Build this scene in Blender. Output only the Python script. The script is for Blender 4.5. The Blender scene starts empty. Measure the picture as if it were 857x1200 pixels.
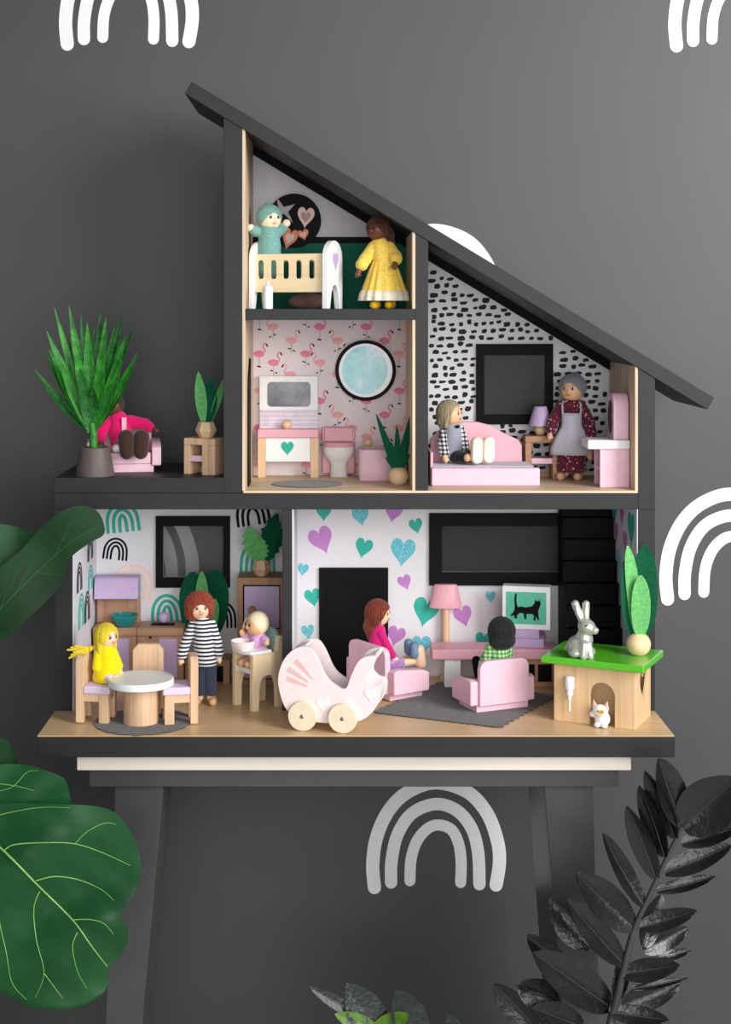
import bpy, bmesh, math, random
import numpy as np
from mathutils import Vector, Matrix
from mathutils.geometry import tessellate_polygon
random.seed(7)
scene = bpy.context.scene
COL = scene.collection
S = 0.001                      # everything below is written in millimetres
D = 1750.0; VX = 395.0; VY = 367.0; CH = 1240.0   # camera distance to house front, principal point, camera height
R = math.radians
# ---------------------------------------------------------------- camera, light, exposure
cam_d = bpy.data.cameras.new('camera'); cam = bpy.data.objects.new('camera', cam_d); COL.objects.link(cam)
cam.location = (0, -D*S, CH*S); cam.rotation_euler = (math.pi/2, 0, 0)
cam_d.sensor_fit = 'VERTICAL'; cam_d.sensor_height = 24.0; cam_d.sensor_width = 24.0
cam_d.lens = 24.0*D/1200.0
cam_d.shift_x = (428.5-VX)/1200.0; cam_d.shift_y = -(600-VY)/1200.0
cam_d.clip_start = 0.05; cam_d.clip_end = 50
scene.camera = cam
world = bpy.data.worlds.new('room_light'); scene.world = world; world.use_nodes = True
world.node_tree.nodes['Background'].inputs[0].default_value = (0.86, 0.90, 1.0, 1)
world.node_tree.nodes['Background'].inputs[1].default_value = 0.27
def area(name, loc, target, size, size_y, power, col):
    l = bpy.data.lights.new(name, 'AREA'); l.shape = 'RECTANGLE'; l.size = size; l.size_y = size_y
    l.energy = power; l.color = col
    o = bpy.data.objects.new(name, l); COL.objects.link(o); o.location = loc
    o.rotation_euler = (Vector(target)-Vector(loc)).to_track_quat('-Z', 'Y').to_euler()
    return o
area('window_daylight', (1.55, -1.45, 1.8), (0.1, 0.1, 1.15), 1.0, 1.5, 66, (1.0, 0.985, 0.96))
area('front_fill', (0.4, -3.2, 1.4), (0.0, 0.1, 1.05), 2.0, 1.6, 52, (1.0, 0.985, 0.965))  # added soft fill from the camera side, lifts the rooms; no real window
vs = scene.view_settings
vs.view_transform = 'Standard'; vs.look = 'None'; vs.exposure = -0.15; vs.gamma = 1.0; vs.use_curve_mapping = False

# ---------------------------------------------------------------- pixel <-> place helpers (real depths)
def px(x, y=0.0): return (x-VX)*(D+y)/D
def pz(v, y=0.0): return CH+(VY-v)*(D+y)/D
def gnd(x, v, z):
    y = ((CH-z)/(v-VY)-1)*D
    return (px(x, y), y, z)
GZ = 774.0; UZ = 1032.0; TZ = 1047.0; AZ = 1245.0     # ground floor, upper floor, terrace, attic
DEP = 173.0; BY = 168.0                                # house depth, face of the back panels

# ---------------------------------------------------------------- materials
def lin(c):
    c = c/255.0
    return c/12.92 if c <= 0.04045 else ((c+0.055)/1.055)**2.4
def rgb(c): return (lin(c[0]), lin(c[1]), lin(c[2]), 1)
MATS = {}
def base_mat(name, rough=0.5, spec=0.5, sheen=0, coat=0, metal=0):
    m = bpy.data.materials.new(name); m.use_nodes = True
    nt = m.node_tree; b = nt.nodes['Principled BSDF']
    b.inputs['Roughness'].default_value = rough; b.inputs['Specular IOR Level'].default_value = spec
    b.inputs['Metallic'].default_value = metal
    if sheen: b.inputs['Sheen Weight'].default_value = sheen
    if coat: b.inputs['Coat Weight'].default_value = coat; b.inputs['Coat Roughness'].default_value = 0.12
    return m, nt, b
def coords(nt, scale=(1, 1, 1), rot=(0, 0, 0)):
    t = nt.nodes.new('ShaderNodeTexCoord'); mp = nt.nodes.new('ShaderNodeMapping')
    mp.inputs['Scale'].default_value = scale; mp.inputs['Rotation'].default_value = rot
    nt.links.new(t.outputs['Object'], mp.inputs[0]); return mp.outputs[0]
def noise(nt, vec, scale, detail=3, rough=0.55):
    n = nt.nodes.new('ShaderNodeTexNoise'); n.inputs['Scale'].default_value = scale
    n.inputs['Detail'].default_value = detail; n.inputs['Roughness'].default_value = rough
    nt.links.new(vec, n.inputs['Vector']); return n.outputs['Fac']
def ramp(nt, fac, stops, const=False):
    r = nt.nodes.new('ShaderNodeValToRGB'); e = r.color_ramp
    if const: e.interpolation = 'CONSTANT'
    while len(e.elements) < len(stops): e.elements.new(0.5)
    for el, (p, c) in zip(e.elements, stops): el.position = p; el.color = rgb(c)
    nt.links.new(fac, r.inputs[0]); return r.outputs[0]
def bump(nt, b, h, strength, dist=0.0005):
    n = nt.nodes.new('ShaderNodeBump'); n.inputs['Strength'].default_value = strength; n.inputs['Distance'].default_value = dist
    nt.links.new(h, n.inputs['Height']); nt.links.new(n.outputs[0], b.inputs['Normal'])
def sh(c, k): return tuple(max(0, min(255, v*k)) for v in c)
def paint(name, c, rough=0.45, spec=0.5, var=0.05, bs=0.12, scale=120, coat=0, metal=0):
    if name in MATS: return MATS[name]
    m, nt, b = base_mat(name, rough, spec, coat=coat, metal=metal); v = coords(nt)
    f = noise(nt, v, scale)
    nt.links.new(ramp(nt, f, [(0.3, sh(c, 1-var)), (0.7, sh(c, 1+var))]), b.inputs['Base Color'])
    bump(nt, b, noise(nt, v, scale*8), bs, 0.0003)
    MATS[name] = m; return m
def wood(name, c, axis='x', rough=0.5, var=0.13, grain=1.0):
    key = name+axis
    if key in MATS: return MATS[key]
    m, nt, b = base_mat(key, rough, 0.4)
    sc = {'x': (6, 130, 130), 'y': (130, 6, 130), 'z': (130, 130, 6)}[axis]
    v = coords(nt, tuple(s*grain for s in sc)); f = noise(nt, v, 1.0, 4, 0.6)
    nt.links.new(ramp(nt, f, [(0.28, sh(c, 1-var)), (0.5, c), (0.75, sh(c, 1+var*0.6))]), b.inputs['Base Color'])
    bump(nt, b, f, 0.15, 0.0003)
    MATS[key] = m; return m
def felt(name, c, var=0.12, rough=0.95, scale=260, bs=0.5, sheen=0.25):
    if name in MATS: return MATS[name]
    m, nt, b = base_mat(name, rough, 0.15, sheen=sheen); v = coords(nt)
    f = noise(nt, v, scale, 5, 0.7)
    nt.links.new(ramp(nt, f, [(0.3, sh(c, 1-var)), (0.7, sh(c, 1+var))]), b.inputs['Base Color'])
    bump(nt, b, noise(nt, v, scale*4, 4), bs, 0.0006)
    MATS[name] = m; return m
def bands(nt, vec, direction, scale):
    w = nt.nodes.new('ShaderNodeTexWave'); w.wave_type = 'BANDS'; w.bands_direction = direction
    w.inputs['Scale'].default_value = scale; w.inputs['Distortion'].default_value = 0.15
    nt.links.new(vec, w.inputs['Vector']); return w.outputs['Fac']
def stripe(name, c1, c2, direction='Z', period=5.2, duty=0.5, rot=(0, 0, 0)):
    m, nt, b = base_mat(name, 0.9, 0.15, sheen=0.2); v = coords(nt, rot=rot)
    f = bands(nt, v, direction, 0.314159/(period*S))
    nt.links.new(ramp(nt, f, [(0.0, c1), (duty, c2)], True), b.inputs['Base Color'])
    bump(nt, b, noise(nt, v, 900), 0.3, 0.0004)
    MATS[name] = m; return m
def plaid(name, c1, c2, c3, period=6.0):
    m, nt, b = base_mat(name, 0.9, 0.15, sheen=0.2); v = coords(nt)
    s = 0.314159/(period*S); f1 = bands(nt, v, 'X', s); f2 = bands(nt, v, 'Z', s)
    ad = nt.nodes.new('ShaderNodeMath'); ad.operation = 'ADD'
    for k, f in enumerate((f1, f2)):
        g = nt.nodes.new('ShaderNodeMath'); g.operation = 'GREATER_THAN'; g.inputs[1].default_value = 0.5
        nt.links.new(f, g.inputs[0]); h = nt.nodes.new('ShaderNodeMath'); h.operation = 'MULTIPLY'; h.inputs[1].default_value = 0.45
        nt.links.new(g.outputs[0], h.inputs[0]); nt.links.new(h.outputs[0], ad.inputs[k])
    nt.links.new(ramp(nt, ad.outputs[0], [(0.0, c1), (0.3, c2), (0.8, c3)], True), b.inputs['Base Color'])
    MATS[name] = m; return m
def dots(name, c, spots, scale=260, size=0.35):
    m, nt, b = base_mat(name, 0.9, 0.15, sheen=0.2); v = coords(nt)
    vo = nt.nodes.new('ShaderNodeTexVoronoi'); vo.inputs['Scale'].default_value = scale; nt.links.new(v, vo.inputs['Vector'])
    sp = nt.nodes.new('ShaderNodeSeparateColor'); nt.links.new(vo.outputs['Color'], sp.inputs[0])
    n = len(spots); rc = ramp(nt, sp.outputs[0], [(i/n, s) for i, s in enumerate(spots)], True)
    lt = nt.nodes.new('ShaderNodeMath'); lt.operation = 'LESS_THAN'; lt.inputs[1].default_value = size
    nt.links.new(vo.outputs['Distance'], lt.inputs[0])
    mx = nt.nodes.new('ShaderNodeMix'); mx.data_type = 'RGBA'; mx.inputs[6].default_value = rgb(c)
    nt.links.new(lt.outputs[0], mx.inputs[0]); nt.links.new(rc, mx.inputs[7]); nt.links.new(mx.outputs[2], b.inputs['Base Color'])
    MATS[name] = m; return m
def leafmat(name, c, c2, rough=0.35, scale=25, spec=0.5, bs=0.25):
    m, nt, b = base_mat(name, rough, spec); v = coords(nt)
    f = noise(nt, v, scale, 4, 0.6)
    nt.links.new(ramp(nt, f, [(0.3, c), (0.72, c2)]), b.inputs['Base Color'])
    bump(nt, b, noise(nt, v, scale*3.0, 3), bs, 0.004)
    MATS[name] = m; return m

# ---------------------------------------------------------------- mesh builder
def frame_of(d, up=Vector((0, 0, 1))):
    d = d.normalized()
    if abs(d.dot(up)) > 0.98: up = Vector((0, 1, 0))
    a = d.cross(up).normalized(); return a, a.cross(d).normalized()
def smooth_path(pts, n=6, closed=False):
    P = [Vector(p) for p in pts]; out = []; N = len(P)
    rng = range(N) if closed else range(N-1)
    for i in rng:
        p0 = P[(i-1) % N] if closed or i > 0 else P[i]; p1 = P[i]; p2 = P[(i+1) % N]
        p3 = P[(i+2) % N] if closed or i+2 < N else p2
        for k in range(n):
            t = k/n
            out.append(0.5*((2*p1)+(p2-p0)*t+(2*p0-5*p1+4*p2-p3)*t*t+(3*p1-p0-3*p2+p3)*t**3))
    if not closed: out.append(P[-1])
    return out
class B:
    def __init__(s): s.v = []; s.f = []; s.m = []; s.mi = 0; s.mark = 0
    def add(s, vs, fs):
        o = len(s.v); s.mark = o; s.v += [tuple(v) for v in vs]
        for f in fs: s.f.append([i+o for i in f]); s.m.append(s.mi)
        return s
    def xf(s, M):
        for i in range(s.mark, len(s.v)): s.v[i] = tuple(M @ Vector(s.v[i]))
        return s
    def xfall(s, M): s.mark = 0; return s.xf(M)
    def box(s, x0, x1, y0, y1, z0, z1):
        return s.add([(x0, y0, z0), (x1, y0, z0), (x1, y1, z0), (x0, y1, z0), (x0, y0, z1), (x1, y0, z1), (x1, y1, z1), (x0, y1, z1)],
                     [(3, 2, 1, 0), (4, 5, 6, 7), (0, 1, 5, 4), (1, 2, 6, 5), (2, 3, 7, 6), (3, 0, 4, 7)])
    def prism(s, poly, a0, a1, plane='xz', holes=()):
        def mk(p, a):
            return {'xz': (p[0], a, p[1]), 'xy': (p[0], p[1], a), 'yz': (a, p[0], p[1])}[plane]
        loops = [list(poly)]+[list(h) for h in holes]; n = sum(len(l) for l in loops)
        vs = [mk(p, a0) for l in loops for p in l]+[mk(p, a1) for l in loops for p in l]; fs = []
        if holes:
            tr = tessellate_polygon([[Vector((p[0], p[1], 0)) for p in l] for l in loops])
            for t in tr: fs.append(tuple(t)); fs.append(tuple(i+n for i in reversed(t)))
        else: fs += [tuple(range(n)), tuple(range(2*n-1, n-1, -1))]
        o = 0
        for l in loops:
            k = len(l)
            for i in range(k): j = (i+1) % k; fs.append((o+i, o+j, o+j+n, o+i+n))
            o += k
        return s.add(vs, fs)
    def lathe(s, prof, seg=32, c=(0, 0, 0), sx=1.0, sy=1.0, ripple=None):
        vs = []; fs = []; n = len(prof)
        for i in range(seg):
            a = 2*math.pi*i/seg
            for k, (r, z) in enumerate(prof):
                rr = r if not ripple else r*(1+ripple(a, k/(n-1)))
                vs.append((c[0]+rr*math.cos(a)*sx, c[1]+rr*math.sin(a)*sy, c[2]+z))
        for i in range(seg):
            j = (i+1) % seg
            for k in range(n-1): fs.append((i*n+k, j*n+k, j*n+k+1, i*n+k+1))
        if prof[0][0] > 0.01: fs.append([i*n for i in range(seg)][::-1])
        if prof[-1][0] > 0.01: fs.append([i*n+n-1 for i in range(seg)])
        return s.add(vs, fs)
    def ell(s, c, r, seg=20):
        if not hasattr(r, '__len__'): r = (r, r, r)
        n = max(6, seg//2); prof = [(math.sin(math.pi*k/n), -math.cos(math.pi*k/n)) for k in range(n+1)]
        s.lathe([(max(p, 0.0005), z) for p, z in prof], seg)
        return s.xf(Matrix.Translation(c) @ Matrix.Diagonal((r[0], r[1], r[2], 1)))
    def tube(s, path, rad, seg=10):
        P = [Vector(p) for p in path]; n = len(P)
        if not hasattr(rad, '__len__'): rad = [rad]*n
        vs = []; fs = []; up = None
        for i, p in enumerate(P):
            d = (P[min(i+1, n-1)]-P[max(i-1, 0)])
            if up is None: a, b = frame_of(d); up = b
            else:
                a = d.normalized().cross(up); a = a.normalized() if a.length > 1e-6 else frame_of(d)[0]
                b = a.cross(d.normalized()).normalized(); up = b
            for k in range(seg):
                t = 2*math.pi*k/seg; vs.append(p+(a*math.cos(t)+b*math.sin(t))*rad[i])
        for i in range(n-1):
            for k in range(seg):
                l = (k+1) % seg; fs.append((i*seg+k, i*seg+l, (i+1)*seg+l, (i+1)*seg+k))
        fs.append(list(range(seg))[::-1]); fs.append([(n-1)*seg+k for k in range(seg)])
        return s.add(vs, fs)
    def blade(s, base, tip, width, normal=(0, -1, 0), bend=0.0, fold=0.0, th=0.8, prof=None, n=12, curl=0.0, wavy=0.0):
        b0 = Vector(base); t0 = Vector(tip); d = t0-b0; L = d.length; d.normalize()
        N = Vector(normal); N = (N-d*N.dot(d)).normalized(); Wv = d.cross(N).normalized()
        prof = prof or (lambda t: math.sin(math.pi*min(1, t*0.94+0.06))**0.75)
        m = 3; top = []; bot = []
        for i in range(n+1):
            t = i/n; c = b0+d*L*t+N*(bend*math.sin(math.pi*t))+Wv*(curl*math.sin(math.pi*t))
            w = width/2*prof(t)
            for j in range(-m, m+1):
                u = j/m; q = c+Wv*w*u+N*(fold*abs(u)*w+wavy*math.sin(7*t+3*u)*abs(u))
                top.append(q+N*th/2); bot.append(q-N*th/2)
        k = 2*m+1; T = len(top); vs = top+bot; fs = []
        for i in range(n):
            for j in range(k-1):
                a = i*k+j; fs.append((a, a+1, a+1+k, a+k)); fs.append((T+a, T+a+k, T+a+k+1, T+a+1))
            fs.append((i*k, (i+1)*k, T+(i+1)*k, T+i*k)); a = i*k+k-1; fs.append((a, T+a, T+a+k, a+k))
        for j in range(k-1):
            fs.append((j, T+j, T+j+1, j+1)); a = n*k+j; fs.append((a, a+1, T+a+1, T+a))
        return s.add(vs, fs)
    def obj(s, name, mat, parent=None, bev=0, ang=38, seg=2, label=None):
        me = bpy.data.meshes.new(name); me.from_pydata([(x*S, y*S, z*S) for x, y, z in s.v], [], s.f)
        mats = mat if isinstance(mat, (list, tuple)) else [mat]
        for m in mats: me.materials.append(m)
        if len(mats) > 1: me.polygons.foreach_set('material_index', s.m)
        bm = bmesh.new(); bm.from_mesh(me); bmesh.ops.remove_doubles(bm, verts=bm.verts, dist=2e-7)
        bmesh.ops.recalc_face_normals(bm, faces=bm.faces); bm.to_mesh(me); bm.free()
        me.shade_smooth(); me.set_sharp_from_angle(angle=R(ang))
        o = bpy.data.objects.new(name, me); COL.objects.link(o)
        if parent: o.parent = parent
        if bev:
            md = o.modifiers.new('bevel', 'BEVEL'); md.width = bev*S; md.segments = seg; md.limit_method = 'ANGLE'; md.angle_limit = R(40); md.harden_normals = True
        if label: o['label'] = label
        return o
def tag(o, label, cat, group=None):
    o['label'] = label; o['category'] = cat
    if group: o['group'] = group
    return o
def thing(name, label, cat, loc, rot=0, group=None):
    o = bpy.data.objects.new(name, None); COL.objects.link(o); o.empty_display_size = 0.01
    o.location = Vector(loc)*S; o.rotation_euler = (0, 0, R(rot)); return tag(o, label, cat, group)
def copy_tree(o, parent=None):
    c = o.copy(); COL.objects.link(c); c.parent = parent
    for ch in list(o.children): copy_tree(ch, c)
    return c
def rbox(name, mat, parent, x0, x1, y0, y1, z0, z1, bev=0.8, seg=2):
    return B().box(x0, x1, y0, y1, z0, z1).obj(name, mat, parent, bev, seg=seg)
def heart(cx, cz, w, h=None, rot=0, n=30):
    h = h or w; out = []
    for i in range(n):
        t = 2*math.pi*i/n
        x = 16*math.sin(t)**3/34*w; z = (13*math.cos(t)-5*math.cos(2*t)-2*math.cos(3*t)-math.cos(4*t)+2.5)/29*h
        c, s_ = math.cos(R(rot)), math.sin(R(rot)); out.append((cx+x*c-z*s_, cz+x*s_+z*c))
    return out
def circle(cx, cz, rx, rz=None, n=40, a0=0): 
    rz = rz or rx; return [(cx+rx*math.cos(2*math.pi*i/n+a0), cz+rz*math.sin(2*math.pi*i/n+a0)) for i in range(n)]
def ribbon(path, w, n=6):
    P = smooth_path([(p[0], p[1], 0) for p in path], n); L = []; Rr = []; N = len(P)
    for i, p in enumerate(P):
        d = (P[min(i+1, N-1)]-P[max(i-1, 0)]).normalized(); q = Vector((-d.y, d.x, 0))
        L.append((p+q*w/2)[:2]); Rr.append((p-q*w/2)[:2])
    d = (P[-1]-P[-2]).normalized(); a = math.atan2(d.y, d.x)
    e1 = [(P[-1].x+w/2*math.cos(a+math.pi/2-math.pi*k/6), P[-1].y+w/2*math.sin(a+math.pi/2-math.pi*k/6)) for k in range(1, 6)]
    d = (P[0]-P[1]).normalized(); a = math.atan2(d.y, d.x)
    e0 = [(P[0].x+w/2*math.cos(a+math.pi/2-math.pi*k/6), P[0].y+w/2*math.sin(a+math.pi/2-math.pi*k/6)) for k in range(1, 6)]
    return L+e1+Rr[::-1]+e0
def rrect(x0, x1, z0, z1, r, n=5):
    out = []
    for cx, cz, a in ((x1-r, z1-r, 0), (x0+r, z1-r, 90), (x0+r, z0+r, 180), (x1-r, z0+r, 270)):
        for k in range(n+1): t = R(a+90*k/n); out.append((cx+r*math.cos(t), cz+r*math.sin(t)))
    return out
# signed-distance solids turned into one continuous surface (soft figures, hair, clothes, animals)
def sdf(adds, subs=(), k=1.5, res=1.0):
    lo = np.array([1e9]*3); hi = -lo
    for p in adds:
        if p[0] == 'c':
            r = max(p[3], p[4]); pts = np.array([p[1], p[2]], float); lo = np.minimum(lo, pts.min(0)-r); hi = np.maximum(hi, pts.max(0)+r)
        else: c = np.array(p[1], float); r = np.array(p[2], float)*1.05; lo = np.minimum(lo, c-r.max() if len(p) > 3 else c-r); hi = np.maximum(hi, c+r.max() if len(p) > 3 else c+r)
    lo -= 3*res+k; hi += 3*res+k; n = np.ceil((hi-lo)/res).astype(int)+1
    ax = [lo[i]+res*np.arange(n[i]) for i in range(3)]
    lo = lo.astype(np.float32); ax = [v.astype(np.float32) for v in ax]
    f = np.full(tuple(n), 6.0*res+k, np.float32)
    def region(p, m):
        if p[0] == 'c': q = np.array([p[1], p[2]], float); r = max(p[3], p[4]); l, h = q.min(0)-r, q.max(0)+r
        else: c = np.array(p[1], float); r = np.array(p[2], float); r = r.max() if len(p) > 3 else r; l, h = c-r, c+r
        i0 = np.clip(np.floor((l-m-lo)/res).astype(int), 0, n-1); i1 = np.clip(np.ceil((h+m-lo)/res).astype(int)+1, 1, n)
        return tuple(slice(i0[i], max(i1[i], i0[i]+1)) for i in range(3))
    def ev(p, rg):
        G = np.stack(np.meshgrid(*[ax[i][rg[i]] for i in range(3)], indexing='ij'), -1)
        if p[0] == 'c':
            a = np.array(p[1], np.float32); b = np.array(p[2], np.float32); ab = b-a; L = max(float(ab@ab), 1e-6)
            t = np.clip(((G-a)@ab)/L, 0, 1); return np.sqrt((((G-a)-t[..., None]*ab)**2).sum(-1))-(p[3]+(p[4]-p[3])*t)
        c = np.array(p[1], np.float32); r = np.array(p[2], np.float32); q = G-c
        if len(p) > 3: q = q@np.array(p[3], np.float32)
        k0 = np.sqrt(((q/r)**2).sum(-1)); k1 = np.sqrt(((q/(r*r))**2).sum(-1))+1e-9
        return k0*(k0-1)/k1
    for p in adds:
        rg = region(p, k+2*res); e = ev(p, rg); g = f[rg]
        h = np.clip(0.5+0.5*(g-e)/k, 0, 1); f[rg] = g*(1-h)+e*h-k*h*(1-h)
    for p in subs:
        rg = region(p, 2*res+1); e = -ev(p, rg); kk = 0.8; g = f[rg]; h = np.clip(0.5-0.5*(g-e)/kk, 0, 1); f[rg] = g*(1-h)+e*h+kk*h*(1-h)
    ins = f < 0; nx, ny, nz = f.shape
    C8 = [(a, b, c) for a in (0, 1) for b in (0, 1) for c in (0, 1)]
    sl = lambda c: tuple(slice(c[i], f.shape[i]-1+c[i]) for i in range(3))
    cn = sum(ins[sl(c)].astype(np.int8) for c in C8); act = (cn > 0) & (cn < 8)
    idx = -np.ones(act.shape, int); idx[act] = np.arange(act.sum()); I = np.argwhere(act)
    vals = {c: f[sl(c)][act] for c in C8}; cs = np.zeros((len(I), 3)); cnt = np.zeros(len(I))
    for c1 in C8:
        for axn in range(3):
            if c1[axn]: continue
            c2 = list(c1); c2[axn] = 1; f1 = vals[c1]; f2 = vals[tuple(c2)]; mk = (f1 < 0) != (f2 < 0)
            t = np.where(mk, f1/np.where(mk, f1-f2, 1), 0); pos = np.zeros((len(I), 3))+np.array(c1, float); pos[:, axn] = t
            cs += pos*mk[:, None]; cnt += mk
    V = (I+cs/np.maximum(cnt, 1)[:, None])*res+lo
    F = []
    for a in range(3):
        b, c = (a+1) % 3, (a+2) % 3
        s1 = [slice(1, -1)]*3; s1[a] = slice(0, f.shape[a]-1); s2 = list(s1); s2[a] = slice(1, f.shape[a])
        A = ins[tuple(s1)]; Bm = ins[tuple(s2)]; w = np.argwhere(A != Bm)
        if len(w) == 0: continue
        base = w.copy(); base[:, b] += 1; base[:, c] += 1
        q = []
        for db, dc in ((-1, -1), (0, -1), (0, 0), (-1, 0)):
            t = base.copy(); t[:, b] += db; t[:, c] += dc; q.append(idx[t[:, 0], t[:, 1], t[:, 2]])
        q = np.stack(q, -1); fl = A[tuple(w.T)]; q[~fl] = q[~fl][:, ::-1]; F.append(q)
    F = np.concatenate(F); b_ = B(); b_.v = [tuple(v) for v in V.tolist()]; b_.f = [q for q in F.tolist()]; b_.m = [0]*len(b_.f)
    return b_
def soft(name, mat, parent, adds, subs=(), k=1.5, res=1.0, label=None):
    return sdf(adds, subs, k, res).obj(name, mat, parent, ang=75, label=label)
# ---------------------------------------------------------------- shared materials
M_BLACK = paint('charcoal_paint', (35, 36, 39), 0.5, 0.35, 0.06, 0.2, 60)
M_INK = paint('black_paint', (7, 7, 8), 0.6, 0.15)
M_WHITE = paint('white_paint', (238, 238, 238), 0.4, 0.5, 0.015)
M_WALLP = paint('white_wallpaper', (232, 231, 236), 0.7, 0.3, 0.01)
M_LILACW = paint('pale_lilac_wallpaper', (224, 221, 229), 0.7, 0.3, 0.01)
M_PLY = wood('pale_plywood', (214, 190, 160), 'y', 0.5)
M_PLYZ = wood('pale_plywood', (214, 190, 160), 'z', 0.5)
M_PLYX = wood('pale_plywood', (214, 190, 160), 'x', 0.5)
M_FLOORW = wood('floor_oak', (208, 176, 134), 'x', 0.35, 0.08)
M_BEECH = wood('beech', (222, 186, 150), 'z', 0.45)
M_BEECHX = wood('beech', (222, 186, 150), 'x', 0.45)
M_BALL = wood('maple_ball', (234, 205, 160), 'x', 0.4, 0.06)
M_OAK = wood('brown_oak', (176, 132, 98), 'z', 0.5)
M_OAKX = wood('brown_oak', (176, 132, 98), 'x', 0.5)
M_ASH = wood('pale_ash', (236, 226, 215), 'x', 0.55, 0.06, 0.5)
M_PINK = paint('pink_paint', (234, 192, 208), 0.45, 0.5, 0.02)
M_PINKD = paint('rose_pink_paint', (229, 168, 182), 0.4, 0.5, 0.02)
M_PALEPINK = paint('pale_pink_paint', (243, 228, 228), 0.45, 0.5, 0.02)
M_LILAC = paint('lilac_paint', (196, 172, 212), 0.5, 0.5, 0.02)
M_LILACL = paint('light_lilac_paint', (224, 206, 230), 0.5, 0.5, 0.02)
M_TEALP = paint('teal_print', (46, 180, 160), 0.6, 0.4, 0.04)
M_PURP = paint('purple_print', (196, 132, 202), 0.6, 0.4, 0.04)
M_GLIT = dots('blue_glitter', (110, 200, 214), [(70, 180, 200), (170, 225, 232), (120, 190, 215)], 500, 0.4)
M_PEACH = paint('peach_print', (252, 216, 206), 0.6, 0.4, 0.03)
M_FELTD = felt('dark_green_felt', (8, 84, 56), 0.14)
M_FELTL = felt('light_green_felt', (104, 178, 104), 0.12)
M_RUG = felt('charcoal_felt', (64, 60, 61), 0.5, scale=340)
def glassmat(name, g):
    m, nt, b = base_mat(name, 0.08, 0.5); b.inputs['Base Color'].default_value = (g, g, g*1.03, 1)
    b.inputs['Transmission Weight'].default_value = 0.92; b.inputs['IOR'].default_value = 1.1; return m
M_GLASS = glassmat('smoked_glass', 0.42); M_GLASSC = glassmat('clear_glass', 0.72)

# ---------------------------------------------------------------- room
WY = 236.0
def wall_mat():
    m, nt, b = base_mat('charcoal_wall_paint', 0.5, 0.5); v = coords(nt)
    f = noise(nt, v, 2.2, 3)
    nt.links.new(ramp(nt, f, [(0.3, (67, 67, 68)), (0.7, (73, 73, 74))]), b.inputs['Base Color'])
    bump(nt, b, noise(nt, v, 420, 4), 0.1, 0.0006); return m
w = B().box(-1700, 1700, WY, WY+60, 0, 2600).obj('wall_back', wall_mat()); w['kind'] = 'structure'; w['label'] = 'matt charcoal painted wall'
def floor_mat():
    m, nt, b = base_mat('grey_floorboards', 0.45, 0.4); v = coords(nt, (1.2, 22, 22)); f = noise(nt, v, 1.5, 4)
    nt.links.new(ramp(nt, f, [(0.3, (182, 178, 174)), (0.7, (202, 198, 194))]), b.inputs['Base Color']); return m
w = B().box(-1700, 1700, -2600, WY+60, -40, 0).obj('floor', floor_mat()); w['kind'] = 'structure'; w['label'] = 'wooden room floor'
RB = [[(439, 1040), (437, 1013), (441.5, 981), (455.5, 950), (478, 928), (511, 917), (548, 928), (571, 953), (583, 985), (585.5, 1010), (581.5, 1037)],
      [(458.5, 1034), (459, 1009), (466, 978), (483, 953), (511, 942), (536, 950), (553, 971), (560.5, 999), (562, 1036)],
      [(480.5, 1032), (482, 1006), (489, 985), (501, 971), (514, 966.5), (529, 972), (537.5, 988), (540.5, 1009), (540, 1034)]]
def wall_rainbow(dx, dy, label, sx=1.0):
    cx, cz = px(511+dx, WY), pz(1046+dy, WY)
    t = thing('rainbow_decal', label, 'wall decal', (cx, WY-0.2, cz), 0, 'white rainbow decals on the wall')
    for k, arc in enumerate(RB):
        pts = [(px(511+dx+(a-511)*sx, WY)-cx, pz(b+dy, WY)-cz) for a, b in arc]
        B().prism(ribbon(pts, (15.5, 14.5, 13)[k]*(D+WY)/D), -0.6, 0.0).obj('arch', M_WHITE, t)
wall_rainbow(0, 0, 'white rainbow decal low on the wall under the table')
wall_rainbow(345, -338, 'white rainbow decal to the right of the house, cut by the picture edge', 1.02)
wall_rainbow(354, -986, 'white rainbow decal in the top right corner, mostly out of the picture')
wall_rainbow(-360, -988, 'white rainbow decal at the upper left, only its lower legs in the picture')
wall_rainbow(-360, -340, 'white rainbow decal behind the house, glimpsed through the kitchen window')
wall_rainbow(-2, -647, 'white rainbow decal rising behind the sloping roof')

# ---------------------------------------------------------------- table
tb = thing('side_table', 'charcoal table with a pale wood top and tapered splayed legs under the dollhouse', 'table', (20, 60, 0))
def own(o, root):
    o.parent = root; o.matrix_parent_inverse = Matrix.Translation(-Vector(root.location)); return o
M_TABLE = paint('table_grey_paint', (66, 66, 68), 0.35, 0.5, 0.04, 0.1, 30)
own(rbox('table_top', M_ASH, None, -290.5, 328.5, -83, 215, 729.5, 750, 1.0), tb)
own(rbox('apron', M_TABLE, None, -278, 316, -76, 205, 709, 729.5, 0.8), tb)
def leg_prism(xs_top, xs_bot, y0t, y1t, y0b, y1b):
    return B().add([(xs_bot[0], y0b, 0), (xs_bot[1], y0b, 0), (xs_bot[1], y1b, 0), (xs_bot[0], y1b, 0),
                    (xs_top[0], y0t, 709), (xs_top[1], y0t, 709), (xs_top[1], y1t, 709), (xs_top[0], y1t, 709)],
                   [(3, 2, 1, 0), (4, 5, 6, 7), (0, 1, 5, 4), (1, 2, 6, 5), (2, 3, 7, 6), (3, 0, 4, 7)])
own(leg_prism((-250, -195), (-279, -258), -70, 30, -70, 110).obj('leg', M_TABLE, None, 1.2), tb)
own(leg_prism((233, 288), (290, 309), -70, 100, -70, 150).obj('leg', M_TABLE, None, 1.2), tb)

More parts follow.
